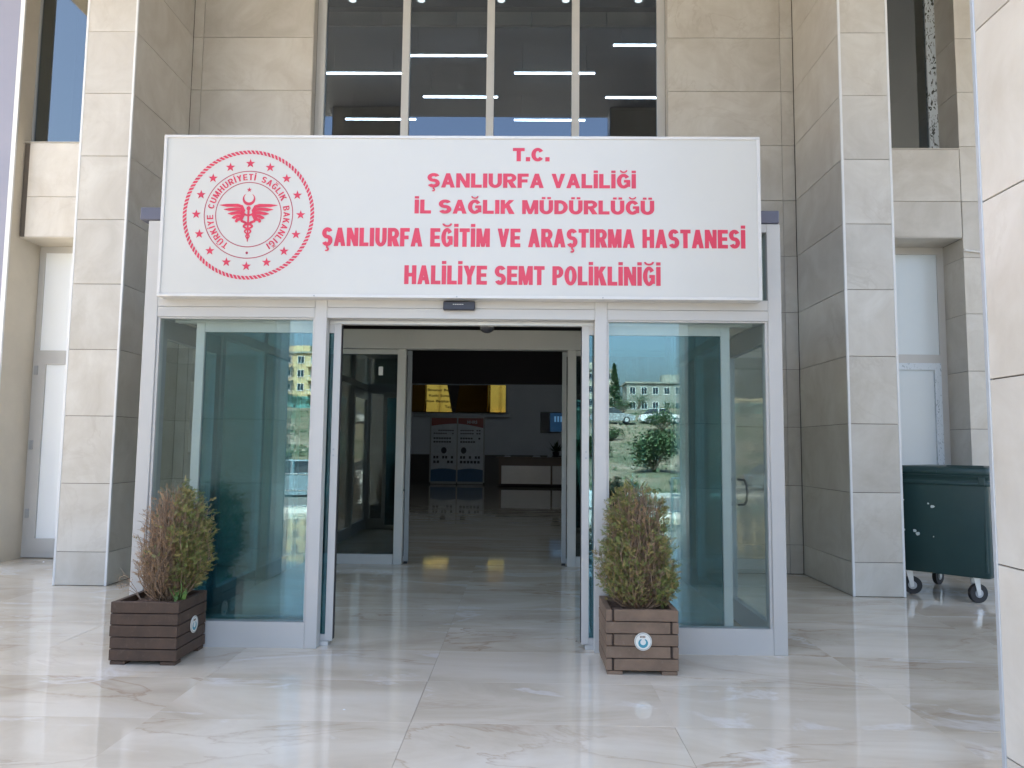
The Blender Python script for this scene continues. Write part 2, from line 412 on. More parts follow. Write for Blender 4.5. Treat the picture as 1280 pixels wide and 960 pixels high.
# ------------------------------------------------------------------ hospital walls
def pillar(name, label, x0, x1, y0, y1, ztop, faces, trims, trim_m='trim_white', tw=.022):
    t = thing(name, label, 'pillar', ((x0+x1)/2, (y0+y1)/2, 0)); ox, oy = (x0+x1)/2, (y0+y1)/2
    e = .012
    B(x0+e-ox, x1-e-ox, y0+e-oy, y1-e-oy, 0, ztop).build('core', 'joint', t)
    w, d = x1-x0, y1-y0
    if 'S' in faces: tiles(t, (x0-ox, y0+e-oy), 0, [(.004, w-.004)], .004, ztop)
    if 'N' in faces: tiles(t, (x1-ox, y1-e-oy), PI, [(.004, w-.004)], .004, ztop)
    if 'E' in faces: tiles(t, (x1-e-ox, y0-oy), PI/2, [(.012, d-.004)], .004, ztop)
    if 'W' in faces: tiles(t, (x0+e-ox, y1-oy), -PI/2, [(.004, d-.012)], .004, ztop)
    for (cx_, cy_) in trims:
        X = x0 if cx_ < 0 else x1; Y = y0 if cy_ < 0 else y1
        sx = -1 if cx_ < 0 else 1; sy = -1 if cy_ < 0 else 1
        b = MB()
        xa, xb = sorted((X+sx*.005-ox, X-sx*tw-ox)); ya, yb = sorted((Y+sy*.004-oy, Y-sy*tw-oy))
        b.box(xa, xb, ya, yb, .002, ztop, ch=.003); b.build('edge_trim', trim_m, t)
    return t
ZT = 9.645
pillar('tiled_pillar', 'beige tiled pillar with white edge strips left of the glass entrance, beside the frosted door', -4.753, -4.148, 2.44, 3.9, ZT, 'SEW', [(-1, -1), (1, -1)])
pillar('tiled_pillar', 'beige tiled pillar with white edge strips right of the glass entrance, next to the green bin', 4.181, 4.754, 2.44, 3.9, ZT, 'SEW', [(-1, -1), (1, -1)])
pillar('portico_pillar', 'pale tiled pillar close to the camera, cut by the right edge', 2.49, 4.10, -3.34, -2.84, ZT, 'SNEW', [(-1, 1), (-1, -1), (1, 1), (1, -1)], 'trim_grey', .022)
pillar('portico_pillar', 'pale tiled portico pillar mirrored in the glass left of the doorway', -4.10, -2.49, -3.34, -2.84, ZT, 'SNEW', [(1, 1), (-1, 1), (1, -1), (-1, -1)], 'trim_grey', .022)

wl = thing('facade_wall', 'beige tiled wall with the tall mullioned window above the entrance signboard', 'wall', (0, 3.9, 0))
def wb(*a): return B(*a)
# cores (local to wl: y offset 3.9)
c = MB()
c.box(-4.16, -2.47, .012, .42, 0, 12).box(2.47, 4.19, .012, .42, 0, 12).box(-2.47, 2.47, .012, .42, 9.0, 12).box(-2.47, 2.47, .10, .42, 3.32, 3.62)
c.build('core', 'joint', wl)
tiles(wl, (-4.148, .012), 0, [(0, .142), (.142, 1.686)], .004, ZT)
tiles(wl, (2.462, .012), 0, [(0, 1.545), (1.545, 1.715)], .004, ZT)
# jambs of the window recess
for sx in (-1, 1):
    ang = PI/2 if sx < 0 else -PI/2
    tiles(wl, (sx*2.47, .008 if sx < 0 else .158), ang, [(0, .15)], 3.62, ZT)
win = MB()
zb0, zt0 = 3.62, 9.0
win.box(-2.455, -2.335, .16, .26, zb0, zt0).box(2.345, 2.455, .16, .26, zb0, zt0).box(-2.335, 2.345, .16, .26, zt0-.1, zt0).box(-2.335, 2.345, .16, .26, zb0, zb0+.1)
wo_ = win.build('window', 'aluminium', wl)
for x in (-1.19, .005, 1.203):
    B(x-.052, x+.052, .145, .27, zb0+.1, zt0-.1).build('mullion', 'aluminium', wo_)
for a, b in ((-2.335, -1.242), (-1.138, -.047), (.057, 1.151), (1.255, 2.345)):
    B(a, b, .205, .213, zb0+.1, zt0-.1).build('pane', 'glass_window', wo_)

# right bay
rb = thing('bay_wall', 'tiled wall bay with dark upper window over the dull white door, right of the pillars', 'wall', (4.753, 3.9, 0))
L = lambda x: x-4.753
c = MB(); c.box(L(6.41), L(12), .012, .51, 0, 12).box(L(4.74), L(6.41), .012, .5, 4.492, 5.69).box(L(4.74), L(6.41), .012, .5, 9.3, 12)
c.build('core', 'joint', rb)
tiles(rb, (L(6.40), .012), 0, [(0, 1.53), (1.53, 3.06), (3.06, 4.59)], .004, ZT)
for a, b in ((4.48, 4.973), (4.973, 5.70)):
    o = bpy.data.objects.new('tile', tile_mesh(1.64-GAP, b-a-GAP)); COL.objects.link(o); o.parent = rb; o.location = (L(4.757+.82), .012, (a+b)/2)
tiles(rb, (L(6.412), .498), -PI/2, [(0, .50)], .004, 4.47); tiles(rb, (L(6.412), .498), -PI/2, [(0, .50)], 5.70, ZT)
B(L(4.755), L(6.40), .0, .49, 4.470, 4.478).build('soffit', 'wall_tile', rb)
B(L(4.755), L(6.40), -.01, .47, 5.702, 5.712).build('sill', 'wall_tile', rb)
MB().tube([(L(6.40), -.02, 4.30), (L(6.62), -.03, 4.27), (L(6.95), -.03, 4.23)], .013, 8).build('cable_pipe', 'trim_white', rb)
w2 = MB(); w2.box(L(6.27), L(6.40), .47, .55, 5.712, 9.3).box(L(4.755), L(6.27), .47, .55, 9.2, 9.3).box(L(4.755), L(6.27), .47, .55, 5.712, 5.74)
w2 = w2.build('window', 'peeling_film', rb); B(L(4.755), L(6.27), .50, .508, 5.74, 9.2).build('pane', 'glass_slate', w2)
d2 = MB(); d2.box(L(6.305), L(6.40), .48, .56, .01, 4.47).box(L(4.755), L(6.305), .48, .56, 4.37, 4.47).box(L(4.755), L(6.305), .48, .56, .01, .1).box(L(4.755), L(6.305), .48, .56, 2.83, 2.95)
d2 = d2.build('door_frame', 'aluminium', rb)
d3 = MB().box(L(6.215), L(6.305), .465, .53, .1, 2.83).box(L(4.755), L(6.215), .465, .53, 2.735, 2.83).box(L(4.755), L(6.215), .465, .53, .1, .24)
d3 = d3.build('door', 'film_frame', rb)
B(L(4.755), L(6.215), .495, .51, .24, 2.735).build('pane', 'panel_grey', d3)
B(L(4.755), L(6.305), .50, .515, 2.95, 4.37).build('pane', 'panel_grey', d2)

# left bay
lb = thing('bay_wall', 'cream wall bay with blue upper window over the white frosted door, left of the pillars', 'wall', (-4.753, 3.9, 0))
L = lambda x: x+4.753
c = MB(); c.box(L(-6.43), L(-4.74), .012, .5, 4.42, 5.73).box(L(-6.43), L(-4.74), .012, .5, 9.3, 12)
c.build('core', 'joint', lb)
MB().box(L(-12), L(-6.44), -.14, 1.0, 0, 12).build('plaster_wall', 'plaster', lb)
for a, b in ((4.41, 4.973), (4.973, 5.74)):
    o = bpy.data.objects.new('tile', tile_mesh(1.60-GAP, b-a-GAP)); COL.objects.link(o); o.parent = lb; o.location = (L(-4.757-.80), .012, (a+b)/2)
B(L(-6.43), L(-4.755), .0, .49, 4.400, 4.408).build('soffit', 'plaster', lb)
B(L(-6.43), L(-4.755), -.01, .47, 5.742, 5.752).build('sill', 'wall_tile', lb)
B(L(-6.82), L(-6.50), -.165, -.142, .01, 12).build('cladding_panel', 'lavender', lb)
B(L(-6.50), L(-6.437), -.175, -.143, .005, 12, ch=.004).build('edge_trim', 'trim_white', lb)
B(L(-6.86), L(-6.82), -.175, -.143, .005, 12, ch=.004).build('edge_trim', 'trim_white', lb)
B(L(-8.4), L(-6.865), -.16, -.142, .01, 12).build('cladding_panel', 'lavender', lb)
w2 = MB(); w2.box(L(-6.437), L(-6.41), .13, .21, 5.752, 9.3).box(L(-6.41), L(-4.755), .13, .21, 9.2, 9.3).box(L(-6.41), L(-4.755), .13, .21, 5.752, 5.77)
w2 = w2.build('window', 'alu_grey', lb); B(L(-6.41), L(-4.755), .155, .163, 5.77, 9.2).build('pane', 'glass_slate', w2)
d2 = MB(); d2.box(L(-6.437), L(-6.36), .48, .56, .01, 4.40).box(L(-6.36), L(-4.755), .48, .56, 4.31, 4.40).box(L(-6.36), L(-4.755), .48, .56, .01, .09).box(L(-6.36), L(-4.755), .48, .56, 2.80, 2.90)
d2 = d2.build('door_frame', 'aluminium', lb)
d3 = MB().box(L(-6.36), L(-6.25), .465, .53, .09, 2.80).box(L(-6.25), L(-4.755), .465, .53, 2.70, 2.80).box(L(-6.25), L(-4.755), .465, .53, .09, .27)
d3 = d3.build('door', 'aluminium', lb)
B(L(-6.25), L(-4.755), .495, .51, .27, 2.70).build('pane', 'panel_white', d3)
for z in (.55, 1.5, 2.55): B(L(-6.40), L(-6.35), .45, .475, z, z+.13, ch=.004).build('hinge', 'alu_grey', d3)
B(L(-6.36), L(-4.755), .50, .515, 2.90, 4.31).build('pane', 'panel_white', d2)

# portico roof (mirrored in the windows above), unseen mass added to block the sun
pr = thing('portico_roof', 'deep pale portico roof mirrored in the windows above the entrance', 'roof', (2, 0, 9.44))
MB().box(-8.6, 13, -3.40, 3.88, .21, .9).box(2.6, 13, -7.0, -3.402, .215, .9).build('slab', 'canopy_white', pr)
ub = thing('sun_block_mass', 'unseen pale mass added over the portico roof to keep the sun off the entrance', 'building', (0, 8, 10.4))
B(-8.6, 16, -11.45, 22, .0, 2.2).build('wall', 'cream_render', ub)

# ------------------------------------------------------------------ entrance hall (seen through glass)
def st(o): return tag(o, kind='structure')
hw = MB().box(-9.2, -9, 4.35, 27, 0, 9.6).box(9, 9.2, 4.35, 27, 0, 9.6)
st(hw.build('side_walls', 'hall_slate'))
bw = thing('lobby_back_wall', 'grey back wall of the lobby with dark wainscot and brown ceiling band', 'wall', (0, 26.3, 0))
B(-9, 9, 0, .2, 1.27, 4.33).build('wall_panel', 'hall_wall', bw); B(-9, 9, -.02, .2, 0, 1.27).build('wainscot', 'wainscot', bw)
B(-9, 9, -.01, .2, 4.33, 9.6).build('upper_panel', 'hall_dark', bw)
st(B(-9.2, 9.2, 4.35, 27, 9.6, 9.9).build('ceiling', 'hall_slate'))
# front wall of the hall round the openings, inside face
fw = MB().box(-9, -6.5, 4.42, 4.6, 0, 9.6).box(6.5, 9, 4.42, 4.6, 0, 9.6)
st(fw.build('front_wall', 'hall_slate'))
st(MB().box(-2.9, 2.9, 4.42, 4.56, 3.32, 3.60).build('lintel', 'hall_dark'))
mz = thing('window_soffit', 'grey lowered soffit with beige fascia at the top of the upper window', 'ceiling', (0, 5.0, 0))
B(-2.9, 2.9, -.60, .06, 8.40, 8.50).build('slab', 'soffit_grey', mz); B(-2.9, 2.9, .0, .06, 8.305, 8.398).build('shadow_gap', 'hall_dark', mz)
for k in range(5): B(-2.9+1.16*k+.006, -2.9+1.16*(k+1)-.006, -.03, .03, 8.09, 8.30).build('fascia_panel', 'hall_beige', mz)
def tube_lamp(x0, x1, y, lab):
    t = thing('ceiling_light', lab, 'ceiling light', ((x0+x1)/2, y, 9.0), 0, 'white linear lights over the hall')
    h = (x1-x0)/2
    B(-h, h, -.02, .02, .018, .05).build('housing', 'trim_white', t); B(-h, h, -.016, .016, -.004, .016).build('diffuser', 'tube_light', t)
    for s in (-1, 1): MB().tube([(s*h*.8, 0, .06), (s*h*.8, 0, .6)], .004, 4).build('hanger', 'black_plastic', t)
TL = [(-3.49, -1.99, 8.24, 'leftmost white linear light above the signboard, second row from the top'),
      (-1.71, -.25, 7.56, 'white linear light second from the left, highest in its pane'),
      (.27, 1.86, 8.22, 'long white linear light crossing the right mullion of the upper window'),
      (2.11, 3.6, 7.18, 'topmost white linear light at the right end of the upper window'),
      (-1.68, -.10, 9.24, 'white linear light crossing the middle mullion of the upper window'),
      (2.19, 3.7, 9.25, 'white linear light low in the rightmost pane, cut by the window edge'),
      (-3.60, -2.0, 10.33, 'lowest white linear light at the left, crossing the first mullion'),
      (.24, 1.84, 10.35, 'lowest white linear light right of the middle mullion, above the sign text')]
for a in TL: tube_lamp(*a)
for i_, x in enumerate((-2.15, -1.1, .12, 1.1, 2.2)):
    t = thing('spotlight', ('first', 'second', 'third', 'fourth', 'fifth')[i_]+' small round spotlight from the left at the top of the upper window', 'spotlight', (x, 4.78, 8.40), 0, 'round spotlights in the hall ceiling')
    MB().tube([(0, 0, -.03), (0, 0, 0)], .07, 16).build('housing', 'trim_white', t); MB().tube([(0, 0, -.036), (0, 0, -.03)], .055, 16).build('lens', 'spot_light', t)

# gold mirrored sign on the lobby back wall
GX0, GX1, GZ0, GZ1, GY = -4.30, -.27, 3.09, 4.25, 26.02
TILT = math.radians(1.4)
def slope(x):      # dy/dx of the buckled sheet: the left part turns to the window, the right part lies flat
    if x < -3.72: return -.30
    if x < -2.48: return .233
    if x < -.98: return -.34
    return .0
gx = [GX0+(GX1-GX0)*k/120 for k in range(121)]; raw = [slope(x) for x in gx]
sm = [sum(raw[max(0, k-2):k+3])/len(raw[max(0, k-2):k+3]) for k in range(121)]
gyv = [0]
for k in range(1, 121): gyv.append(gyv[-1]+sm[k]*(gx[1]-gx[0]))
ym = sum(gyv)/121
def gold_y(x, z):
    t_ = (x-GX0)/(GX1-GX0)*120; k = int(max(0, min(119, t_))); f = t_-k
    return GY-.15+(gyv[k]*(1-f)+gyv[k+1]*f-ym)*.55 - 0 + (z-GZ0)*math.tan(TILT)
# slopes above are doubled on purpose of the .55 factor so the sheet stays shallow
gs = thing('gold_sign', 'shiny gold mirrored plaque with dark lettering high on the lobby wall', 'sign', ((GX0+GX1)/2, GY, GZ0))
ox, oy, oz = (GX0+GX1)/2, GY, GZ0
v = []; f = []
for j in range(5):
    z = GZ0+(GZ1-GZ0)*j/4
    for x in gx: v.append((x-ox, gold_y(x, z)-oy, z-oz))
for j in range(4):
    for k in range(120): f.append((j*121+k, j*121+k+1, (j+1)*121+k+1, (j+1)*121+k))
MB().add(v, f, True).build('gold_sheet', 'gold_mirror', gs)
B(GX0-ox, GX1-ox, -.02, .12, 0, GZ1-GZ0).build('backing', 'hall_dark', gs)
def text_mesh(s, bold=0.0):
    cu = bpy.data.curves.new('t', 'FONT'); cu.body = s; cu.offset = bold; cu.resolution_u = 4; cu.fill_mode = 'FRONT'
    o = bpy.data.objects.new('t', cu); COL.objects.link(o); bpy.context.view_layer.update()
    me = bpy.data.meshes.new_from_object(o.evaluated_get(bpy.context.evaluated_depsgraph_get()))
    vs = [tuple(v.co) for v in me.vertices]; fs = [tuple(p.vertices) for p in me.polygons]
    bpy.data.objects.remove(o); bpy.data.curves.remove(cu); bpy.data.meshes.remove(me)
    return vs, fs
def text_line(s, x0, x1, zb, cap, y, bold, name, m, parent, off=(0, 0, 0), warp=None, heavy=(0, 0)):
    """one mesh per word; heavy = extra stroke width (x, z) in metres, made of layers .1 mm apart"""
    vs, fs = text_mesh(s, bold); hv, _ = text_mesh('H', bold)
    xmin, xmax = min(v[0] for v in vs), max(v[0] for v in vs); hz0, hz1 = min(v[1] for v in hv), max(v[1] for v in hv)
    hx = heavy[0]; sz = cap/(hz1-hz0)
    words = s.split(' ')
    if not hx:
        if x1 is None: x1 = x0+(xmax-xmin)*sz
        sx = (x1-x0)/(xmax-xmin); done = ''
        for wd_ in words:
            pre, _ = text_mesh(done+wd_, bold); wv, wf = text_mesh(wd_, bold); shift = max(v[0] for v in pre)-max(v[0] for v in wv)
            out = []
            for vx, vy, _ in wv:
                X = x0+(vx+shift-xmin)*sx; Z = zb+(vy-hz0)*sz; out.append((X-off[0], (warp(X, Z) if warp else y)-off[1], Z-off[2]))
            MB().add(out, wf).build(name, m, parent); done += wd_+' '
        return
    # heavy letters are drawn glyphs, laid out one by one
    gap, space, stem = heavy[0], .062, heavy[1]
    W_ = {c: GLYPH_W[base_of(c)] for c in s if c != ' '}
    n_l = sum(1 for c in s if c != ' '); n_s = len(words)-1; tot = sum(W_[c] for c in s if c != ' ')
    sx = (x1-x0-n_s*(space-gap)-(n_l-1)*gap-sum(stem for c in s if c in 'Iİ.'))/(tot-sum(W_[c] for c in s if c in 'Iİ.'))
    u = x0
    for wd_ in words:
        m_ = MB()
        for c in wd_:
            w = stem if c in 'Iİ.' else W_[c]*sx
            for li, poly in enumerate(glyph(c, w/cap, stem/cap, heavy[2]/cap)):
                m_.add([(u+px*cap-off[0], y-off[1]-li*.00012, zb+pz*cap-off[2]) for px, pz in poly], [tuple(range(len(poly)))])
            u += w+gap
        u += space-gap
        m_.build(name, m, parent)
GLYPH_W = dict(A=1.0, B=.90, C=.93, D=.95, E=.84, F=.80, G=.97, H=.97, K=.98, L=.78, M=1.14, N=.98, O=.98, P=.88, R=.95, S=.90, T=.86, U=.96, V=.98, Y=.96, I=.3)
GLYPH_W['.'] = .3
def base_of(c): return {'Ş': 'S', 'Ğ': 'G', 'İ': 'I', 'Ü': 'U'}.get(c, c)
def arcband(cx, cz, rx, rz, s_, t_, a0, a1, n=18):
    """quads of an elliptical band; s_ = thickness at the sides, t_ = at top and bottom"""
    q = []
    P = lambda a, k: (cx+(rx-k*s_)*math.cos(a), cz+(rz-k*t_)*math.sin(a))
    n = max(3, int(abs(a1-a0)/10))
    for i in range(n):
        u0, u1 = math.radians(a0+(a1-a0)*i/n), math.radians(a0+(a1-a0)*(i+1)/n); q.append([P(u0, 0), P(u1, 0), P(u1, 1), P(u0, 1)])
    return q
def glyph(c, w, s, t):
    rect = lambda a, b, c_, d: [(a, c_), (b, c_), (b, d), (a, d)]
    b = base_of(c); g = []
    if b == 'I': g = [rect(0, w, 0, 1)]
    elif b == '.': g = [rect(0, w, 0, s)]
    elif b == 'A': g = [[(0, 0), (s, 0), (w/2+s*.46, 1), (w/2-s*.46, 1)], [(w, 0), (w-s, 0), (w/2-s*.46, 1), (w/2+s*.46, 1)], rect(w*.22, w*.78, .20, .20+t*.95)]
    elif b == 'V': g = [[(0, 1), (s, 1), (w/2+s*.42, 0), (w/2-s*.42, 0)], [(w, 1), (w-s, 1), (w/2-s*.42, 0), (w/2+s*.42, 0)]]
    elif b == 'Y': g = [[(0, 1), (s*1.05, 1), (w/2+s*.5, .42), (w/2-s*.5, .42)], [(w, 1), (w-s*1.05, 1), (w/2-s*.5, .42), (w/2+s*.5, .42)], rect(w/2-s/2, w/2+s/2, 0, .43)]
    elif b == 'E': g = [rect(0, s, 0, 1), rect(s*.5, w, 0, t), rect(s*.5, w, 1-t, 1), rect(s*.5, w*.94, .5-t*.45, .5+t*.5)]
    elif b == 'F': g = [rect(0, s, 0, 1), rect(s*.5, w, 1-t, 1), rect(s*.5, w*.90, .5-t*.55, .5+t*.45)]
    elif b == 'L': g = [rect(0, s, 0, 1), rect(s*.5, w, 0, t)]
    elif b == 'T': g = [rect(w/2-s/2, w/2+s/2, 0, 1), rect(0, w, 1-t, 1)]
    elif b == 'H': g = [rect(0, s, 0, 1), rect(w-s, w, 0, 1), rect(s*.5, w-s*.5, .5-t*.5, .5+t*.5)]
    elif b == 'N': g = [rect(0, s*.92, 0, 1), rect(w-s*.92, w, 0, 1), [(0, 1), (s*1.05, 1), (w, 0), (w-s*1.05, 0)]]
    elif b == 'M': g = [rect(0, s*.88, 0, 1), rect(w-s*.88, w, 0, 1), [(0, 1), (s*1.15, 1), (w/2+s*.38, 0), (w/2-s*.38, 0)], [(w, 1), (w-s*1.15, 1), (w/2-s*.38, 0), (w/2+s*.38, 0)]]
    elif b == 'K': g = [rect(0, s, 0, 1), [(s*.7, .28), (s*.7, .60), (w-s*1.30, 1), (w-.02, 1)], [(w*.36, .50), (w*.36+s*.85, .68), (w+.02, 0), (w-s*1.25, 0)]]
    elif b == 'U': g = [rect(0, s, .38, 1), rect(w-s, w, .38, 1)]+arcband(w/2, .39, w/2, .405, s, t, 180, 360)
    elif b == 'O': g = arcband(w/2, .5, w/2, .515, s, t, 0, 360)
    elif b == 'C': g = arcband(w/2, .5, w/2, .515, s, t, 33, 325)
    elif b == 'G': g = arcband(w/2, .5, w/2, .515, s, t, 35, 318)+[rect(w-s*.95, w*.985, .10, .54), rect(w*.52, w*.98, .40, .40+t*.85)]
    elif b == 'D': c_ = w*.40; g = [rect(0, s, 0, 1), rect(s*.5, c_, 0, t), rect(s*.5, c_, 1-t, 1)]+arcband(c_, .5, w-c_, .5, s, t, -90, 90)
    elif b in 'PR':
        c_ = w*.52; g = [rect(0, s, 0, 1), rect(s*.5, c_, 1-t, 1), rect(s*.5, c_, .38, .38+t*.9)]+arcband(c_, .69, w-c_, .31, s, t*.95, -90, 90)
        if b == 'R': g.append([(w*.34, .42), (w*.34+s*1.1, .46), (w+.03, 0), (w-s*1.15, 0)])
    elif b == 'B':
        c_ = w*.52; g = [rect(0, s, 0, 1)]+[rect(s*.5, c_, z, z+t*.9) for z in (0, .455, 1-t*.9)]+arcband(c_, .73, w-c_-.03, .27, s, t*.9, -90, 90)+arcband(c_, .275, w-c_, .275, s, t*.9, -90, 90)
    elif b == 'S':
        r = (1.02+t)/4; g = arcband(w/2, 1.01-r, w/2, r, s, t, 25, 270)+arcband(w/2, r-.01, w/2, r, s, t, 90, -155)
    if c == 'İ': g.append(rect(0, w, 1.07, 1.07+.17))
    if c == 'Ü': g += [rect(w*.5-s*1.05, w*.5-s*.2, 1.07, 1.22), rect(w*.5+s*.2, w*.5+s*1.05, 1.07, 1.22)]
    if c == 'Ğ': g += arcband(w/2, 1.25, .26, .19, .11, .10, 180, 360)
    if c == 'Ş': g += [rect(w/2-.05, w/2+.05, -.11, .02)]+arcband(w/2-.01, -.175, .13, .115, .10, .08, 100, -140)
    return g
gw = lambda X, Z: gold_y(X, Z)-.012
for s, x0, x1, zb in (('Binanın Bakım', -3.63, -2.42, 3.98), ('Katkı Sunan H', -3.56, -2.42, 3.74), ('diye Başkanı S', -3.70, -2.42, 3.50), ('Teşek', -2.88, -2.42, 3.26)):
    text_line(s, x0, x1, zb, .105, 0, .02, 'lettering', 'gold_ink', gs, (ox, oy, oz), gw)

# lobby double door with posters
ld = thing('lobby_door', 'double sliding door covered by two white posters with red tops', 'door', (-2.34, 26.0, 0))
d = MB()
for a, b in ((-1.18, -1.12), (-.03, .03), (1.12, 1.18)): d.box(a, b, .1, .2, .08, 2.9)
d.box(-1.12, -.03, .1, .2, 2.84, 2.9).box(.03, 1.12, .1, .2, 2.84, 2.9).box(-1.12, -.03, .1, .2, .02, .12).box(.03, 1.12, .1, .2, .02, .12)
d.build('frame', 'aluminium', ld); B(-1.9, 2.25, .05, .2, 2.9, 3.05).build('door_track', 'alu_grey', ld)
for s in (-1, 1):
    a, b = (-1.12, -.03) if s < 0 else (.03, 1.12)
    p = B(a, b, .13, .15, .12, 2.84).build('poster', 'poster_white', ld)
    arc = [(a, 2.84), (b, 2.84)]+[(b+(a-b)*k/10, 2.50+.10*math.sin(PI*(k/20 if s > 0 else .5+k/20))-(.08 if s > 0 else .0)*(1-k/10)) for k in range(11)]
    MB().flat(arc, .126).build('red_band', 'poster_red', p)
    arc = [(a, .12), (b, .12)]+[(b+(a-b)*k/10, .62+.06*math.sin(PI*k/10)) for k in range(11)]
    MB().flat(arc, .126).build('blue_band', 'poster_blue', p)
    t = MB()
    rnd = random.Random(3+s)
    for z, h, n in ((2.28, .05, 9), (2.15, .05, 9), (1.93, .07, 8), (1.78, .07, 8), (1.10, .11, 7), (.90, .11, 6)):
        w = (b-a-.2)/n
        for q in range(n):
            if rnd.random() < .85: t.box(a+.1+q*w, a+.1+q*w+w*.72, .122, .128, z, z+h)
    cxm = a+(.55 if s < 0 else .25)
    t.prism([(cxm+.12*math.cos(2*PI*k/14), 1.45+.14*math.sin(2*PI*k/14)) for k in range(14)], .122, .128)
    t.build('print', 'poster_ink', p)
text_line('MHRS', .42, .85, 2.60, .13, .122, .02, 'lettering', 'poster_white', ld)

ds = thing('reception_desk', 'brown reception desk with silver front panels at the back of the lobby', 'desk', (1.6, 24.6, 0))
B(-2.1, 2.6, .0, .9, .06, .12).build('plinth', 'hall_dark', ds); B(-2.1, 2.6, .04, .9, .12, 1.16).build('counter', 'desk_brown', ds); B(-2.2, 2.7, -.05, .95, 1.16, 1.22).build('counter_top', 'desk_brown', ds)
for a, b in ((-1.98, .02), (.10, 2.1)): B(a, b, -.01, .04, .13, .86).build('front_panel', 'desk_silver', ds)
for i_, (x, w, h) in enumerate(((-1.75, .28, .04), (-.55, .34, .05), (.0, .2, .10))):
    tag(MB().prism([(-w/2, 0), (w/2, 0), (w/2*.8, h), (-w/2*.7, h*1.1)], -.1, .1).build('paper_stack', 'poster_white', None, (1.6+x, 24.9, 1.22)), ('left pile of papers on the reception desk', 'middle pile of papers on the reception desk', 'right pile of papers on the reception desk')[i_], 'papers')
tvs = thing('television', 'blue lit wall screen above the reception desk', 'television', (1.75, 26.25, 2.7))
B(-.52, .6, -.06, 0, -.44, .44, ch=.01).build('casing', 'black_plastic', tvs); B(-.10, .56, -.068, -.062, -.40, .40).build('screen', 'screen_blue', tvs)
for k in range(3): B(.08+.13*k, .15+.13*k, -.072, -.069, .02, .26).build('screen_mark', 'screen_text', tvs)
pp = thing('potted_plant', 'dark leafy potted plant on the reception desk below the screen', 'plant', (1.85, 24.95, 1.22))
MB().tube([(0, 0, 0), (0, 0, .22)], [.11, .15], 12).build('pot', 'black_plastic', pp)
lm = MB()
for k in range(60):
    a = random.uniform(0, 6.28); e = random.uniform(.2, 1.4); ln = random.uniform(.25, .6); dirv = Vector((math.cos(a)*math.cos(e), math.sin(a)*math.cos(e), math.sin(e))); sd_ = Vector((-math.sin(a), math.cos(a), 0))*.05
    p = Vector((0, 0, .2)); lm.add([p, p+dirv*ln*.5+sd_, p+dirv*ln, p+dirv*ln*.5-sd_], [(0, 1, 2, 3)])
lm.build('leaves', 'leaf_dark', pp)

# ------------------------------------------------------------------ inner entrance doors
ie = thing('inner_doorway', 'inner automatic sliding doors standing open at the back of the glass vestibule', 'door', (0, 4.32, 0))
B(-2.58, 2.58, -.10, .06, 2.95, 3.22, ch=.004).build('header', 'aluminium', ie)
for x in (-1.18, 1.185): B(x-.058, x+.058, -.06, .05, .0, 2.95, ch=.003).build('post', 'aluminium', ie)
for x in (-2.53, 2.53): B(x-.05, x+.05, -.06, .05, .0, 2.95).build('post', 'aluminium', ie)
for s in (-1, 1):
    a, b = sorted((s*1.245, s*2.48))
    p = MB().box(a, b, -.045, .035, .0, .13).box(a, b, -.045, .035, 2.88, 2.945).build('fixed_panel', 'aluminium', ie)
    B(a, b, -.008, .0, .13, 2.88).build('pane', 'glass_grey', p)
    xi = s*1.055; xo = s*2.2; a, b = sorted((xi, xi+s*.06)); q = MB().box(a, b, .06, .10, .02, 2.94)
    a2, b2 = sorted((xo, xo+s*.06)); q.box(a2, b2, .06, .10, .02, 2.94)
    a3, b3 = sorted((xi+s*.06, xo)); q.box(a3, b3, .062, .098, .02, .09).box(a3, b3, .062, .098, 2.88, 2.94)
    q = q.build('sliding_leaf', 'alu_grey', ie); B(a3, b3, .076, .083, .09, 2.88).build('pane', 'glass_grey', q)
    a, b = sorted((xi, xi+s*.05)); B(a, b, .02, .06, .0, .03).build('guide_shoe', 'black_plastic', ie)
B(-1.50, -1.44, -.058, -.052, 2.58, 2.70).build('sticker', 'sticker', ie)
MB().tube([(-1.2+.09, -.062, 1.0), (-1.2+.09, -.058, 1.0)], .012, 10).build('lock', 'black_plastic', ie)

# ------------------------------------------------------------------ glass vestibule
ep = thing('glass_vestibule', 'silver framed glass vestibule projecting from the hospital entrance under the signboard', 'entrance', (0, 0, 0))
HB, HT, TT = 2.642, 2.812, 3.45
AL = 'aluminium'
for s in (-1, 1):                                     # front corner posts
    B(*sorted((s*2.61, s*2.50)), 0, .11, 0, TT, ch=.004).build('corner_post', AL, ep)
    a, b = sorted((s*1.195, s*1.097)); B(a, b, -.004, .10, 0, HT, ch=.003).build('post', AL, ep)
    a, b = sorted((s*1.197, s*2.498))
    p = MB().box(a, b, .002, .09, 0, .20).box(a, b, .01, .08, HB-.012, HB)
    p.box(*sorted((s*1.197, s*1.212)), .012, .08, .2, HB-.012).box(*sorted((s*2.498, s*2.478)), .012, .08, .2, HB-.012)
    p = p.build('fixed_panel', AL, ep); B(*sorted((s*1.212, s*2.478)), .034, .042, .20, HB-.012).build('pane', 'glass_fixed', p)
    B(a, b, .0, .10, HB+.002, HB+.084).build('header', AL, ep); B(a, b, -.002, .10, HB+.087, HT).build('header', AL, ep)
B(-1.095, 1.095, .0, .10, HB+.002, HB+.084).build('header', AL, ep); B(-1.095, 1.095, -.002, .10, HB+.087, HT).build('header', AL, ep)
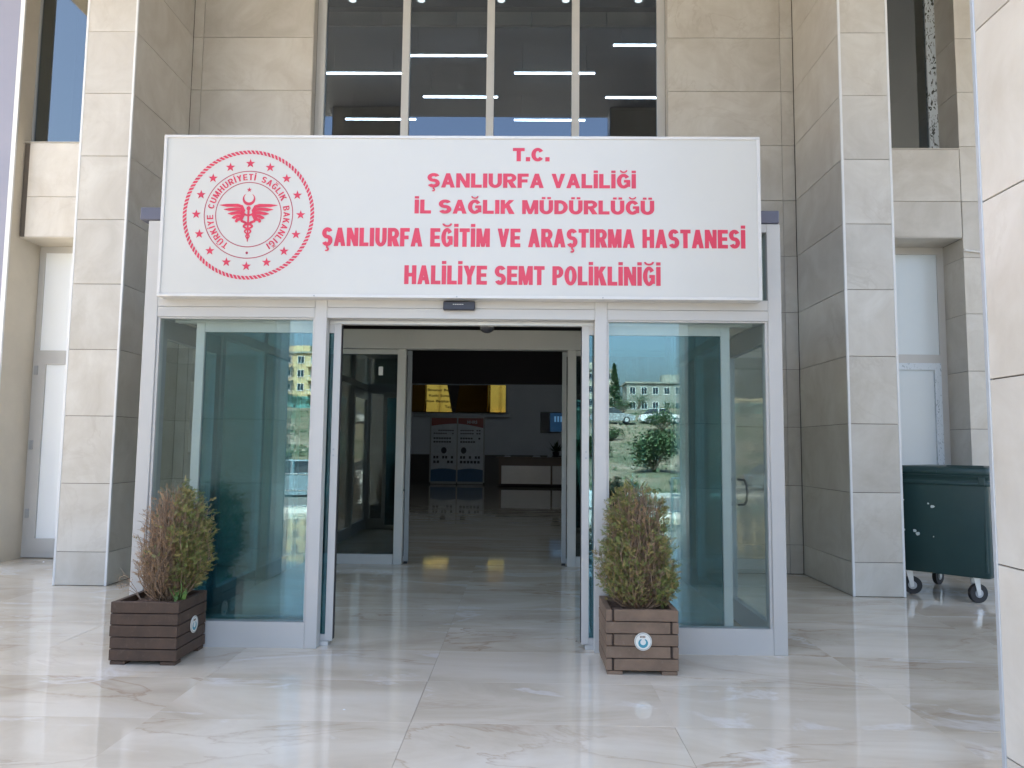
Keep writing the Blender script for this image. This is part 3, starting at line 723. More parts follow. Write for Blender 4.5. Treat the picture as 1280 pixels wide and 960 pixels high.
# transom above
tr = MB(); tr.box(-2.498, 2.498, .0, .10, TT-.07, TT-.002)
for x in (-1.25, 0, 1.25): tr.box(x-.04, x+.04, .005, .095, HT, TT-.07)
tr = tr.build('transom', AL, ep)
for a, b in ((-2.498, -1.29), (-1.21, -.04), (.04, 1.21), (1.29, 2.498)): B(a, b, .04, .048, HT, TT-.07).build('pane', 'glass_fixed', tr)
B(-2.68, 2.602, -.012, 3.88, TT+.004, TT+.11, ch=.006).build('roof_coping', 'coping', ep)
B(-2.50, 2.50, .12, 3.88, 3.30, 3.34).build('ceiling', 'canopy_white', ep)
# sliding track and operator
B(-2.49, 2.49, .102, .30, HB-.002, HB+.15).build('door_operator', 'alu_grey', ep)
for y in (.11, .17): B(-2.40, 2.40, y, y+.012, HB-.03, HB-.003).build('rail', 'zinc', ep)
for s in (-1, 1):
    x0, x1 = 1.0, 2.215; st_in, st_out = .06, .072
    q = MB().box(*sorted((s*x0, s*(x0+st_in))), .105, .155, .035, 2.615, ch=.003).box(*sorted((s*(x1-st_out), s*x1)), .105, .155, .035, 2.615, ch=.003)
    q.box(*sorted((s*(x0+st_in), s*(x1-st_out))), .107, .153, .035, .085).box(*sorted((s*(x0+st_in), s*(x1-st_out))), .107, .153, 2.535, 2.612)
    q = q.build('sliding_door', AL, ep); B(*sorted((s*(x0+st_in), s*(x1-st_out))), .126, .134, .085, 2.535).build('pane', 'glass_coated', q)
    B(*sorted((s*(x0-.006), s*x0)), .11, .15, .05, 2.60).build('seal', 'rubber', q)
    for z in (1.52, 1.57): MB().tube([(s*(x0+.035), .100, z), (s*(x0+.035), .106, z)], .008, 10).build('screw', 'alu_grey', q)
    B(*sorted((s*1.03, s*1.10)), .09, .16, .001, .034).build('floor_guide', 'zinc', ep)
# side walls
for s in (-1, 1):
    sw = MB(); X0, X1 = sorted((s*2.50, s*2.60))
    for y in (1.36, 2.56, 3.80): sw.box(X0, X1, y, y+.08, 0, TT-.002)
    sw.box(X0+.005, X1-.005, .112, 3.80, 2.68, 2.78); sw.box(X0+.006, X1-.006, .112, 3.80, 3.37, 3.44)
    for a, b in ((1.44, 2.56), (2.64, 3.80)): sw.box(X0+.01, X1-.01, a, b, 0, .18)
    sw = sw.build('side_frame', AL, ep)
    for a, b in ((1.44, 2.56), (2.64, 3.80)): B(s*2.545-.004, s*2.545+.004, a, b, .18, 2.68).build('pane', 'glass_clear', sw)
    for a, b in ((.112, 1.36), (1.44, 2.56), (2.64, 3.80)): B(s*2.545-.004, s*2.545+.004, a, b, 2.78, 3.37).build('pane', 'glass_fixed', sw)
    dr = MB(); dx0, dx1 = sorted((s*2.515, s*2.575))
    dr.box(dx0, dx1, .125, .225, .012, 2.67, ch=.003).box(dx0, dx1, 1.245, 1.35, .012, 2.67, ch=.003).box(dx0+.002, dx1-.002, .225, 1.245, .012, .205).box(dx0+.002, dx1-.002, .225, 1.245, 2.49, 2.668)
    dr = dr.build('side_door', 'alu_grey', ep); B(s*2.545-.004, s*2.545+.004, .225, 1.245, .205, 2.49).build('pane', 'glass_clear', dr)
    if s > 0:
        for sg in (-1, 1):
            xx = 2.545+sg*.03; xo = 2.545+sg*.085
            MB().tube([(xx, 1.20, 1.08), (xo, 1.17, 1.085), (xo+sg*.008, 1.13, 1.13), (xo+sg*.008, 1.11, 1.20), (xo+sg*.008, 1.13, 1.27), (xo, 1.17, 1.315), (xx, 1.20, 1.32)], .012, 8).build('handle', 'black_plastic', dr)
        B(2.50, 2.516, .13, .17, 1.22, 1.40, ch=.003).build('hinge', 'trim_white', dr)

tag(B(-.130, .130, -.045, -.003, -.036, .036, ch=.006).build('motion_sensor', 'sensor_plastic', None, (-.01, -.002, 2.745)), 'small black door sensor box fixed on the header under the signboard', 'sensor')
ms = bpy.data.objects['motion_sensor']
for k in range(6): B(-.05+.015*k, -.04+.015*k, -.047, -.0455, .006, .012).build('logo_mark', 'trim_white', ms)
dc = thing('dome_camera', 'small black dome camera hanging under the doorway header', 'camera', (.205, .24, HB))
B(-.055, .055, -.05, .05, -.03, -.002, ch=.006).build('bracket', 'trim_white', dc)
b = MB(); n = 18
pts = [(0, 0, -.03)]+[(0, 0, -.03-.05*math.sin(PI/2*k/6)) for k in range(1, 7)]
b.tube(pts, [.062]+[max(.003, .062*math.cos(PI/2*k/6)) for k in range(1, 7)], 18); b.build('dome', 'black_plastic', dc)

# ------------------------------------------------------------------ signboard
SB = thing('signboard', 'large white hospital signboard with red lettering and round emblem over the entrance', 'sign', (-.022, -.04, 2.788))
so_ = (-.022, -.04, 2.788)
sx0, sx1, sz0, sz1 = -2.452-so_[0], 2.418-so_[0], 0, 1.347
fy = -.12-so_[1]
B(sx0+.02, sx1-.02, fy+.004, .033, .02, sz1-.02).build('panel', 'sign_white', SB)
fr = MB(); t_ = .024
fr.box(sx0, sx1, fy-.006, .034, 0, t_, ch=.003).box(sx0, sx1, fy-.006, .034, sz1-t_, sz1, ch=.003)
fr.box(sx0, sx0+t_, fy-.005, .033, t_, sz1-t_).box(sx1-t_, sx1, fy-.005, .033, t_, sz1-t_); fr.build('frame', 'sign_edge', SB)
for x in (-1.15, 0, 1.17):
    MB().tube([(x, fy-.010, .012), (x, fy-.005, .012)], .006, 8).build('screw', 'alu_grey', SB)
LY = -.12+.0025
text_line('T.C.', .415, .715, 3.925, .112, LY, 0, 'lettering', 'sign_red', SB, so_, None, (.0095, .0355, .0265))
text_line('ŞANLIURFA VALİLİĞİ', -.279, 1.416, 3.702, .120, LY, 0, 'lettering', 'sign_red', SB, so_, None, (.0095, .0355, .0265))
text_line('İL SAĞLIK MÜDÜRLÜĞÜ', -.379, 1.563, 3.485, .116, LY, 0, 'lettering', 'sign_red', SB, so_, None, (.0095, .0355, .0265))
text_line('ŞANLIURFA EĞİTİM VE ARAŞTIRMA HASTANESİ', -1.126, 2.292, 3.211, .153, LY, 0, 'lettering', 'sign_red', SB, so_, None, (.0085, .0360, .031))
text_line('HALİLİYE SEMT POLİKLİNİĞİ', -.450, 1.611, 2.902, .155, LY, 0, 'lettering', 'sign_red', SB, so_, None, (.0085, .0360, .031))
ECX, ECZ = -1.735-so_[0], 3.468-so_[2]; EY = LY-so_[1]
K = .535/.81             # photo emblem radius 81 px -> .535 m ; unit u = 1/100 of px*... (1 unit = 100 px)
rope = MB()
for k in range(100):
    a = 2*PI*k/100; a2 = a+.055
    ri, ro = .508, .539
    da = .0215
    rope.flat([(ECX+ri*math.cos(a-da), ECZ+ri*math.sin(a-da)), (ECX+ri*math.cos(a+da), ECZ+ri*math.sin(a+da)), (ECX+ro*math.cos(a2+da-.01), ECZ+ro*math.sin(a2+da-.01)), (ECX+ro*math.cos(a2-da-.01), ECZ+ro*math.sin(a2-da-.01))], EY)
em = rope.build('emblem', 'sign_red', SB)
def star(cx, cz, r, rot=0):
    p = []
    for k in range(10):
        q = r if k % 2 == 0 else r*.40; a = PI/2+rot+k*PI/5; p.append((cx+q*math.cos(a), cz+q*math.sin(a)))
    return p
for k in range(16):
    a = PI/2+2*PI*k/16
    m_ = MB(); p = star(ECX+.428*math.cos(a), ECZ+.428*math.sin(a), .041, 0); c0 = (sum(q[0] for q in p)/10, sum(q[1] for q in p)/10)
    m_.add([(c0[0], EY, c0[1])]+[(x, EY, z) for x, z in p], [(0, i+1, (i+1) % 10+1) for i in range(10)])
    m_.build('star', 'sign_red', em)
MB().ring(ECX, ECZ, .359, .366, EY, 96).build('inner_ring', 'sign_red_dark', em)
MB().ring(ECX, ECZ, .265, .272, EY, 96).build('inner_ring', 'sign_red_dark', em)
def arc_text(s, r, a_start, a_end, cap):
    st_ = .19; ws = [.5 if ch == ' ' else (st_ if ch in 'Iİ' else GLYPH_W[base_of(ch)]*.66) for ch in s]
    gap = .17; tot = sum(ws)+gap*(len(s)-1); span = a_start-a_end; u = 0; m_ = MB()
    for ch, w in zip(s, ws):
        if ch != ' ':
            a = a_start-span*(u+w/2)/tot; sc = span*r/tot
            for li, poly in enumerate(glyph(ch, w, st_, .16)):
                out = []
                for vx, vy in poly:
                    lx = (vx-w/2)*sc; ly = r-cap/2+vy*cap
                    out.append((ECX+ly*math.cos(a)+lx*math.sin(a), EY-li*.0001, ECZ+ly*math.sin(a)-lx*math.cos(a)))
                m_.add(out, [tuple(range(len(out)))])
        u += w+gap
    return m_
arc_text('TÜRKİYE CUMHURİYETİ SAĞLIK BAKANLIĞI', .314, math.radians(90+148), math.radians(90-148), .052).build('lettering', 'sign_red', em)
MB().flat([(ECX+.011*math.cos(2*PI*k/12), ECZ-.318+.011*math.sin(2*PI*k/12)) for k in range(12)], EY).build('dot', 'sign_red_dark', em)
cr = MB()       # crescent opening upwards, star above it
o1, o2 = [], []
for k in range(25):
    a = math.radians(130+ (410-130)*k/24); o1.append((ECX+.052*math.cos(a), ECZ+.128+.052*math.sin(a)))
for k in range(25):
    a = math.radians(125+(415-125)*k/24); o2.append((ECX+.039*math.cos(a), ECZ+.140+.039*math.sin(a)))
vs_ = [(x, EY, z) for x, z in o1]+[(x, EY, z) for x, z in o2]
cr.add(vs_, [(k, k+1, 26+k, 25+k) for k in range(24)]); cr.build('crescent', 'sign_red', em)
p = star(ECX, ECZ+.207, .022); m_ = MB(); m_.add([(ECX, EY, ECZ+.207)]+[(x, EY, z) for x, z in p], [(0, i+1, (i+1) % 10+1) for i in range(10)]); m_.build('star', 'sign_red', em)
def stroke(m_, pts, w, dy=0):
    n_ = len(pts); ws = w if isinstance(w, list) else [w]*n_; vs_ = []
    for i_, (x, z) in enumerate(pts):
        a = pts[max(0, i_-1)]; b_ = pts[min(n_-1, i_+1)]; dx, dz = b_[0]-a[0], b_[1]-a[1]; l_ = math.hypot(dx, dz) or 1
        nx_, nz_ = -dz/l_*ws[i_]/2, dx/l_*ws[i_]/2; vs_ += [(ECX+x+nx_, EY-dy, ECZ+z+nz_), (ECX+x-nx_, EY-dy, ECZ+z-nz_)]
    m_.add(vs_, [(2*i_, 2*i_+1, 2*i_+3, 2*i_+2) for i_ in range(n_-1)])
cad = MB(); stroke(cad, [(0, .05), (0, -.225)], [.020, .008], .0003); cad.flat([(ECX+.018*math.cos(2*PI*k/14), ECZ+.052+.018*math.sin(2*PI*k/14)) for k in range(14)], EY-.0006)
cad.build('staff', 'sign_red', em)
sn = MB()
for s in (-1, 1):
    pts = [(s*.006, -.008), (s*.035, .004), (s*.058, -.006), (s*.064, -.032), (s*.050, -.056), (s*.020, -.068)]
    k_ = 0
    for q in range(40):
        t_ = q/39; z = -.068-.15*t_; amp = .042*(1-t_)**.8; pts.append((s*amp*math.cos(PI*3.5*t_+.9)*1.0, z))
    stroke(sn, pts, [.014, .020, .022, .023, .022, .020]+[.019-.012*q/39 for q in range(40)], .0011+.0004*s)
sn.build('snake', 'sign_red', em)
for s in (-1, 1):
    wg = MB()
    for k in range(5):
        z0 = .072-.026*k; L_ = .238-.034*k; 
        pts = [(s*.030, .028-.006*k), (s*.055, z0-.006), (s*(.09), z0+.004-.004*k), (s*(.09+(L_-.09)*.6), z0+.003-.008*k), (s*L_, z0+.006-.010*k)]
        stroke(wg, pts, [.014, .026, .027, .025, .003], .0018+.0002*k)
    wg.build('wing', 'sign_red', em)

# ------------------------------------------------------------------ planters and shrubs
def badge(parent, loc, rz, face=True):
    t = MB().tube([(0, 0, 0), (0, -.006, 0)], .062, 32).build('badge', 'badge_white', parent, loc, rz)
    MB().ring(0, 0, .054, .058, -.0068, 40).build('rim_line', 'badge_ring', t)
    m_ = MB()
    for k in range(16):
        a = math.radians(120+(420-120)*k/15); a2 = math.radians(120+(420-120)*(k+1)/15) if k < 15 else None
        if a2 is not None:
            w = .016*math.sin(PI*(k+.5)/16)+.004; w2 = .016*math.sin(PI*(k+1.5)/16)+.004
            m_.add([(.020*math.cos(a), -.0068, -.004+.020*math.sin(a)), ((.020+w)*math.cos(a), -.0068, -.004+(.020+w)*math.sin(a)), ((.020+w2)*math.cos(a2), -.0068, -.004+(.020+w2)*math.sin(a2)), (.020*math.cos(a2), -.0068, -.004+.020*math.sin(a2))], [(0, 1, 2, 3)])
    m_.build('swirl', 'badge_teal', t)
    m_ = MB()
    for x in (-.022, -.012, -.002, .008): m_.box(x, x+.007, -.0072, -.0062, .026, .040)
    m_.build('print', 'badge_brown', t)
    return t
def planter(label, x0, x1, y0, y1, z1, wood, style):
    w, d = x1-x0, y1-y0; t = thing('wooden_planter', label, 'planter', ((x0+x1)/2, (y0+y1)/2, 0), 0, 'wooden planters beside the doorway'); n_ = 5; z0 = .028; hh = (z1-z0)/n_; th = .042; a, b_ = w/2, d/2
    for k in range(n_):
        za, zb_ = z0+k*hh+.003, z0+(k+1)*hh-.003; jt = lambda: random.uniform(-.003, .003)
        if style == 'log':
            e = (k % 2 == 0)
            parts = [((-a+(th*1.35 if e else 0), a-(0 if e else th*1.35)), (-b_, -b_+th)), ((-a+(0 if e else th*1.35), a-(th*1.35 if e else 0)), (b_-th, b_))]
            side = [((-a, -a+th), (-b_+(0 if e else th+.002), b_-(th+.002 if e else 0))), ((a-th, a), (-b_+(th+.002 if e else 0), b_-(0 if e else th+.002)))]
            # end grain stubs of the side boards
            for (xa, xb), (ya, yb) in parts: B(xa+.001, xb-.001, ya+jt(), yb, za, zb_, ch=.003).build('slat', wood, t)
            for (xa, xb), (ya, yb) in side: B(xa+jt()*.5, xb, ya, yb, za, zb_, ch=.003).build('slat', wood, t)
            xa = -a if e else a-th*1.35; B(xa+.003, xa+th*1.35-.004, -b_+.006, -b_+th-.002, za+.003, zb_-.003).build('slat_end', 'end_grain', t)
        else:
            for ya in (-b_, b_-th): B(-a+jt(), a+jt(), ya+jt()*.6, ya+th, za, zb_, ch=.003).build('slat', wood, t)
            for xa in (-a, a-th): B(xa+.002, xa+th-.002+jt()*.4, -b_+th+.001, b_-th-.001, za, zb_, ch=.003).build('slat', wood, t)
    for sx in (-1, 1):
        for sy in (-1, 1):
            B(*sorted((sx*(a-.008), sx*(a-.12))), *sorted((sy*(b_-.006), sy*(b_-.10))), 0, .026, ch=.003).build('foot', wood, t)
    # soil with an uneven surface
    v_, f_ = [], []; R_ = random.Random(5)
    for j in range(13):
        for i_ in range(13): v_.append((-a+th+(w-2*th)*i_/12, -b_+th+(d-2*th)*j/12, z1-.045+R_.uniform(-.012, .012)))
    for j in range(12):
        for i_ in range(12): f_.append((j*13+i_, j*13+i_+1, (j+1)*13+i_+1, (j+1)*13+i_))
    MB().add(v_, f_).build('soil', 'soil', t)
    B(-a+th, a-th, -b_+th, b_-th, .03, .05).build('bottom_board', wood, t)
    return t, a, b_
pl, a, b_ = planter('dark brown slatted wooden planter left of the doorway, holding the half dry shrub', -2.470, -1.975, -.515, -.025, .45, 'dark_wood', 'plain')
badge(pl, (a+.004, .02, .235), PI/2)
pr_, a, b_ = planter('lighter brown slatted wooden planter with a front badge, right of the doorway', 1.126, 1.643, -.56, -.045, .455, 'brown_wood', 'log')
badge(pr_, (.004, -b_-.004, .235), 0)

def shrub(label, cx, cy_, z0, H, RX, seed, dry, offx=0, shape=None):
    R_ = random.Random(seed); t = thing('conifer_shrub', label, 'shrub', (cx, cy_, z0), 0, 'conifer shrubs in the planters')
    stems = MB(); twigs = MB(); gr = MB(); ol = MB(); dr = MB()
    def prof(h):      # crown radius by height 0..1
        return RX*shape(h)
    tips = []
    for k in range(360):
        a_ = R_.uniform(0, 2*PI); rr_ = R_.random()**.42; h = R_.uniform(.12, 1.0)**.85
        rad = prof(h)*rr_*.92
        tx, ty, tz = offx*min(1, h*1.5)+rad*math.cos(a_), rad*math.sin(a_)*.85, H*h*(1-.06*rr_*rr_)
        bx, by = .05*rr_*math.cos(a_), .05*rr_*math.sin(a_)
        ph, ph2, wob = R_.uniform(0, 6.28), R_.uniform(0, 6.28), R_.uniform(.006, .030)
        pts = []
        for i_ in range(7):
            q = i_/6; bow = math.sin(q*PI*.5)**(.8+.5*(h > .6))
            pts.append((bx+(tx-bx)*bow+wob*math.sin(ph+q*7), by+(ty-by)*bow+wob*math.sin(ph2+q*6), tz*(q**(1.25 if h < .5 else 1.05))))
        stems.tube(pts, [.0050*(1-i_/8)+.0008 for i_ in range(7)], 4, caps=False); tips.append(pts)
    stems.tube([(0, 0, -.04), (.01, 0, .06), (0, .005, .16)], [.026, .02, .012], 8)
    def spray(p, d, m_, size, nleaf):
        d = d.normalized(); s1 = d.cross(Vector((R_.uniform(-1, 1), R_.uniform(-1, 1), R_.uniform(-1, 1)))).normalized()
        for q in range(nleaf):
            f_ = q/nleaf; side = 1 if q % 2 else -1
            b0 = p+d*size*f_; e = (d*.8+s1*side*R_.uniform(.4, .9)+Vector((0, 0, R_.uniform(-.1, .35)))).normalized()
            L_ = size*R_.uniform(.30, .5)*(1-.35*f_); w_ = d.cross(e).cross(e).normalized()*L_*.19
            m_.add([b0, b0+e*L_*.5+w_, b0+e*L_, b0+e*L_*.5-w_], [(0, 1, 2, 3)])
    for pts in tips:
        for q in range(R_.randint(10, 14)):
            i_ = R_.choice([2, 3, 3, 4, 4, 5, 5, 5]); f_ = R_.random()
            P0 = Vector(pts[i_]).lerp(Vector(pts[i_+1]), f_); ax_ = (Vector(pts[i_+1])-Vector(pts[i_])).normalized()
            out = Vector((P0.x-offx*.5, P0.y, 0)); out = out.normalized() if out.length > .01 else Vector((1, 0, 0))
            dv = (ax_*.7+out*R_.uniform(.1, .9)+Vector((R_.uniform(-.8, .8), R_.uniform(-.8, .8), R_.uniform(-.35, .4)))).normalized()
            L_ = R_.uniform(.03, .085); P1 = P0+dv*L_
            twigs.tube([P0, P0+dv*L_*.5+Vector((0, 0, .004)), P1], [.0017, .0012, .0006], 3, caps=False)
            hh = P1.z/H; rel = math.hypot(P1.x-offx*hh, P1.y)/max(.02, prof(min(.999, max(.02, hh))))
            dd = dry(P1.x, P1.y, hh, rel)
            u_ = R_.random()
            if u_ < dd:
                if R_.random() < .45: spray(P1-dv*L_*.3, dv, dr, R_.uniform(.025, .05), 6)
            else:
                for w in range(3 if rel > .55 else 1):
                    spray(P0+dv*L_*R_.uniform(.2, 1.0), (dv*.7+Vector((R_.uniform(-.9, .9), R_.uniform(-.9, .9), R_.uniform(-.6, .6)))), gr if R_.random() < .62 else ol, R_.uniform(.026, .050), 9)
    stems.build('stems', 'twig', t)['kind'] = 'stuff'; twigs.build('twigs', 'twig_grey', t)['kind'] = 'stuff'
    gr.build('green_foliage', 'foliage_green', t)['kind'] = 'stuff'; ol.build('olive_foliage', 'foliage_olive', t)['kind'] = 'stuff'; dr.build('dry_foliage', 'foliage_dry', t)['kind'] = 'stuff'
    return t
def interp(tab):
    def f_(h):
        h = max(0, min(1, h))
        for (a1, v1), (a2, v2) in zip(tab[:-1], tab[1:]):
            if h <= a2: return v1+(v2-v1)*(h-a1)/(a2-a1)
        return tab[-1][1]
    return f_
shrub('conifer shrub with dry brown twigs on its left side, in the dark planter', -2.18, -.26, .41, .88, .30, 4,
      lambda x, y, h, rel: max(.02, min(.985, .97-(x-.055)*7.5-max(0, h-.80)*2.2)), .05, interp([(0, .15), (.12, .36), (.25, .70), (.42, .96), (.6, 1.0), (.78, .90), (.9, .66), (1, .2)]))
shrub('taller green conifer shrub with a reddish dry core, in the lighter planter', 1.395, -.31, .41, .945, .315, 11,
      lambda x, y, h, rel: .62 if (abs(x-.03) < .12 and h < .90 and rel < .85) else .15, -.01, interp([(0, .18), (.08, .55), (.2, .90), (.34, 1.0), (.52, .90), (.75, .74), (.92, .58), (1, .26)]))
wd = thing('broadleaf_weed', 'small bright green weed growing at the foot of the half dry shrub', 'weed', (-2.03, -.38, .405))
for k in range(9):
    m_ = MB(); a_ = random.uniform(0, 6.28); p = Vector((random.uniform(-.04, .04), random.uniform(-.03, .03), .0)); e = Vector((math.cos(a_)*.5, math.sin(a_)*.5, 1)).normalized(); L_ = random.uniform(.09, .17); s_ = Vector((-math.sin(a_), math.cos(a_), 0))*.016
    m_.add([p, p+e*L_*.4+s_, p+e*L_*.75+s_*.8, p+e*L_, p+e*L_*.75-s_*.8, p+e*L_*.4-s_], [(0, 1, 2, 3, 4, 5)]); m_.build('leaf', 'weed_green', wd)
MB().tube([(0, 0, 0), (.01, 0, .12), (-.01, .01, .25)], .004, 5).build('stalk', 'weed_green', wd)
ts = thing('dry_twig', 'thin dry twig sprouting left out of the dark planter', 'twig', (-2.36, -.3, .42))
for ang in (0, .35, -.3):
    MB().tube([(0, 0, 0), (-.05, .01, .06+ang*.05), (-.10, .0, .11+ang*.12), (-.17, .0, .13+ang*.3)], [.003, .0025, .002, .001], 4).build('branch', 'twig_grey', ts)
m_ = MB()
for k in range(160):
    q = random.random(); p = Vector((-.08-.12*q, random.uniform(-.02, .02), .10+.04*q+random.uniform(-.05, .07))); d_ = Vector((random.uniform(-1, 1), random.uniform(-1, 1), random.uniform(-1, 1))).normalized()*.012; s_ = d_.orthogonal().normalized()*.002
    m_.add([p-s_, p+d_, p+s_], [(0, 1, 2)])
m_.build('leaflets', 'foliage_dry', ts)['kind'] = 'stuff'

# ------------------------------------------------------------------ wheeled bin
A_ = math.radians(-45)
bn = thing('wheeled_bin', 'dark green wheeled waste bin with white scuffs between the right pillars', 'bin', (5.44, 1.99, 0), A_)
# local: x from -0.80 (left) to 0, y from 0 (front) to 1.15
bw_, bd = .97, 1.16
def taper(zs, ins):
    m_ = MB(); rings = []
    for z, i_ in zip(zs, ins):
        c_ = .05; x0, x1, y0, y1 = -bw_+i_, -i_, i_, bd-i_
        pts = []
        for (px, py, sx, sy) in ((x1, y0, 1, -1), (x1, y1, 1, 1), (x0, y1, -1, 1), (x0, y0, -1, -1)):
            for k in range(4):
                a0 = {(1, -1): -90, (1, 1): 0, (-1, 1): 90, (-1, -1): 180}[(sx, sy)]; a = math.radians(a0+30*k)
                pts.append((px-sx*c_+c_*math.cos(a), py-sy*c_+c_*math.sin(a), z))
        rings.append(pts)
    n_ = 16; vs_ = [p for r_ in rings for p in r_]; fs_ = []
    for j in range(len(rings)-1):
        for k in range(n_): fs_.append((j*n_+k, j*n_+(k+1) % n_, (j+1)*n_+(k+1) % n_, (j+1)*n_+k))
    m_.add(vs_, fs_, True); m_.add(rings[0], [tuple(range(n_))]); m_.add(rings[-1], [tuple(range(n_))]); return m_
taper([.27, .30, 1.24], [.045, .03, .014]).build('body', 'bin_green', bn)
taper([1.24, 1.243, 1.285, 1.288], [.014, .002, .002, .010]).build('rim', 'bin_green', bn)
taper([1.288, 1.330, 1.333, 1.352], [.010, .010, .0, .0]).build('rim', 'bin_green', bn)
taper([1.354, 1.358, 1.425, 1.442, 1.446], [.006, .0, .004, .022, .06]).build('lid', 'bin_green', bn)
B(-.74, -.50, -.012, .05, 1.375, 1.40, ch=.006).build('lid_handle', 'bin_green', bn); B(-.42, -.06, .06, .3, 1.442, 1.458, ch=.006).build('lid_hinge', 'bin_green', bn)
B(-.07, -.045, .02, .06, .33, 1.15, ch=.006).build('rib', 'bin_green', bn)
B(-.10, -.04, -.010, .03, 1.25, 1.34, ch=.006).build('lift_lug', 'bin_green', bn)
sc = MB(); R_ = random.Random(2)
for (x, z, s_) in ((-.86, 1.06, .013), (-.56, 1.00, .024), (-.60, 1.03, .011), (-.86, .72, .014), (-.75, .72, .020), (-.72, .69, .024), (-.56, .67, .008), (-.88, .76, .007)):
    y = .014+(1.24-z)*.017
    pts = [(x+s_*R_.uniform(.6, 1.1)*math.cos(2*PI*k/8), z+s_*R_.uniform(.6, 1.2)*math.sin(2*PI*k/8)) for k in range(8)]
    sc.add([(a1, y-.0035-(0)*.1, b1) for a1, b1 in pts], [tuple(range(8))])
sc.build('scuff', 'bin_scuff', bn)
for i_, (x, y, rz) in enumerate(((-.20, .11, .9), (-.86, .12, .5), (-.12, 1.02, .9), (-.84, 1.02, 1.4))):
    ct = MB(); ct.box(-.05, .05, -.05, .05, .262, .272)
    for s_ in (-1, 1): ct.prism([(-.035, .265), (.035, .265), (.045, .085), (.01, .075)], *sorted((s_*.030, s_*.035)))
    ct = ct.build('caster', 'zinc', bn, (x, y, 0), rz)
    MB().tube([(.03, -.022, .10), (.03, .022, .10)], .10, 24).build('wheel', 'rubber', ct); MB().tube([(.03, -.026, .10), (.03, .026, .10)], .045, 16).build('hub', 'alu_grey', ct)

# ------------------------------------------------------------------ the street behind the camera (mirrored in the glass)
def building(name, label, x, y, w, d, floors, fh, wall, cols, rz=0, balc=True, shop=None, roof='grey_render'):
    z = hz(y, x)-.6; t = thing(name, label, 'building', (x, y, z), rz); H_ = floors*fh+.6
    B(-w/2, w/2, -d, 0, 0, H_).build('wall', wall, t); rf = B(-w/2-.3, w/2+.3, -d-.3, .3, H_, H_+.35).build('roof', roof, t)
    B(-w*.2, w*.1, -d*.7, -d*.3, H_+.35, H_+2.2).build('stair_tower', wall, rf)
    cw = w/cols
    for f_ in range(floors):
        zb_ = .6+f_*fh
        if f_ == 0 and shop:
            B(-w/2+.3, w/2-.3, 0, .15, zb_, zb_+fh*.85).build('shopfront', shop, t); continue
        for c_ in range(cols):
            xx = -w/2+(c_+.5)*cw; wd_ = cw*.46
            wn = MB().box(xx-wd_/2-.08, xx+wd_/2+.08, 0, .10, zb_+.75, zb_+.85).box(xx-wd_/2-.08, xx+wd_/2+.08, 0, .10, zb_+2.25, zb_+2.33).box(xx-wd_/2-.08, xx-wd_/2, 0, .08, zb_+.85, zb_+2.25).box(xx+wd_/2, xx+wd_/2+.08, 0, .08, zb_+.85, zb_+2.25).box(xx-.03, xx+.03, 0, .07, zb_+.85, zb_+2.25)
            wn = wn.build('window', 'trim_white', t); B(xx-wd_/2, xx+wd_/2, .004, .03, zb_+.85, zb_+2.25).build('pane', 'win_dark', wn)
            if balc and c_ % 2 == 0 and f_ > 0:
                bl = MB().box(xx-cw*.45, xx+cw*.45, 0, 1.1, zb_-.1, zb_+.05).build('balcony', wall, t)
                rl = MB().box(xx-cw*.45, xx+cw*.45, 1.06, 1.1, zb_+.95, zb_+1.0)
                for q in range(9): rl.box(xx-cw*.45+cw*.9*q/8-.015, xx-cw*.45+cw*.9*q/8+.015, 1.065, 1.095, zb_+.05, zb_+.95)
                rl.build('railing', 'rail_white', bl)
    return t
building('apartment_building', 'yellow five storey apartment block mirrored in the left glass', -48, -150, 17, 14, 4, 2.9, 'yellow_render', 6, .08, True, 'teal_shop')
building('apartment_building', 'cream apartment block standing further left of the yellow block', -74, -150, 20, 12, 5, 2.9, 'cream_render', 6, -.1, True)
building('grey_building', 'long grey two storey building mirrored in the right glass', 35, -150, 26, 10, 2, 3.1, 'grey_render', 11, .04, False)
building('house', 'low cream house with red ground storey beside the grey building', 58, -145, 12, 8, 2, 2.9, 'cream_render', 4, -.05, False, 'roof_red')
building('apartment_building', 'pale far block behind the conifer in the right glass', 17, -165, 9, 10, 3, 3.0, 'cream_render', 4, 0, False)
building('apartment_building', 'far yellow block between the two mirrored groups', -6, -160, 14, 10, 3, 2.9, 'cream_render', 6, .05, True)
building('apartment_building', 'tall grey block far out on the right side of the street', 85, -150, 20, 12, 4, 2.9, 'grey_render', 8, -.15, True)

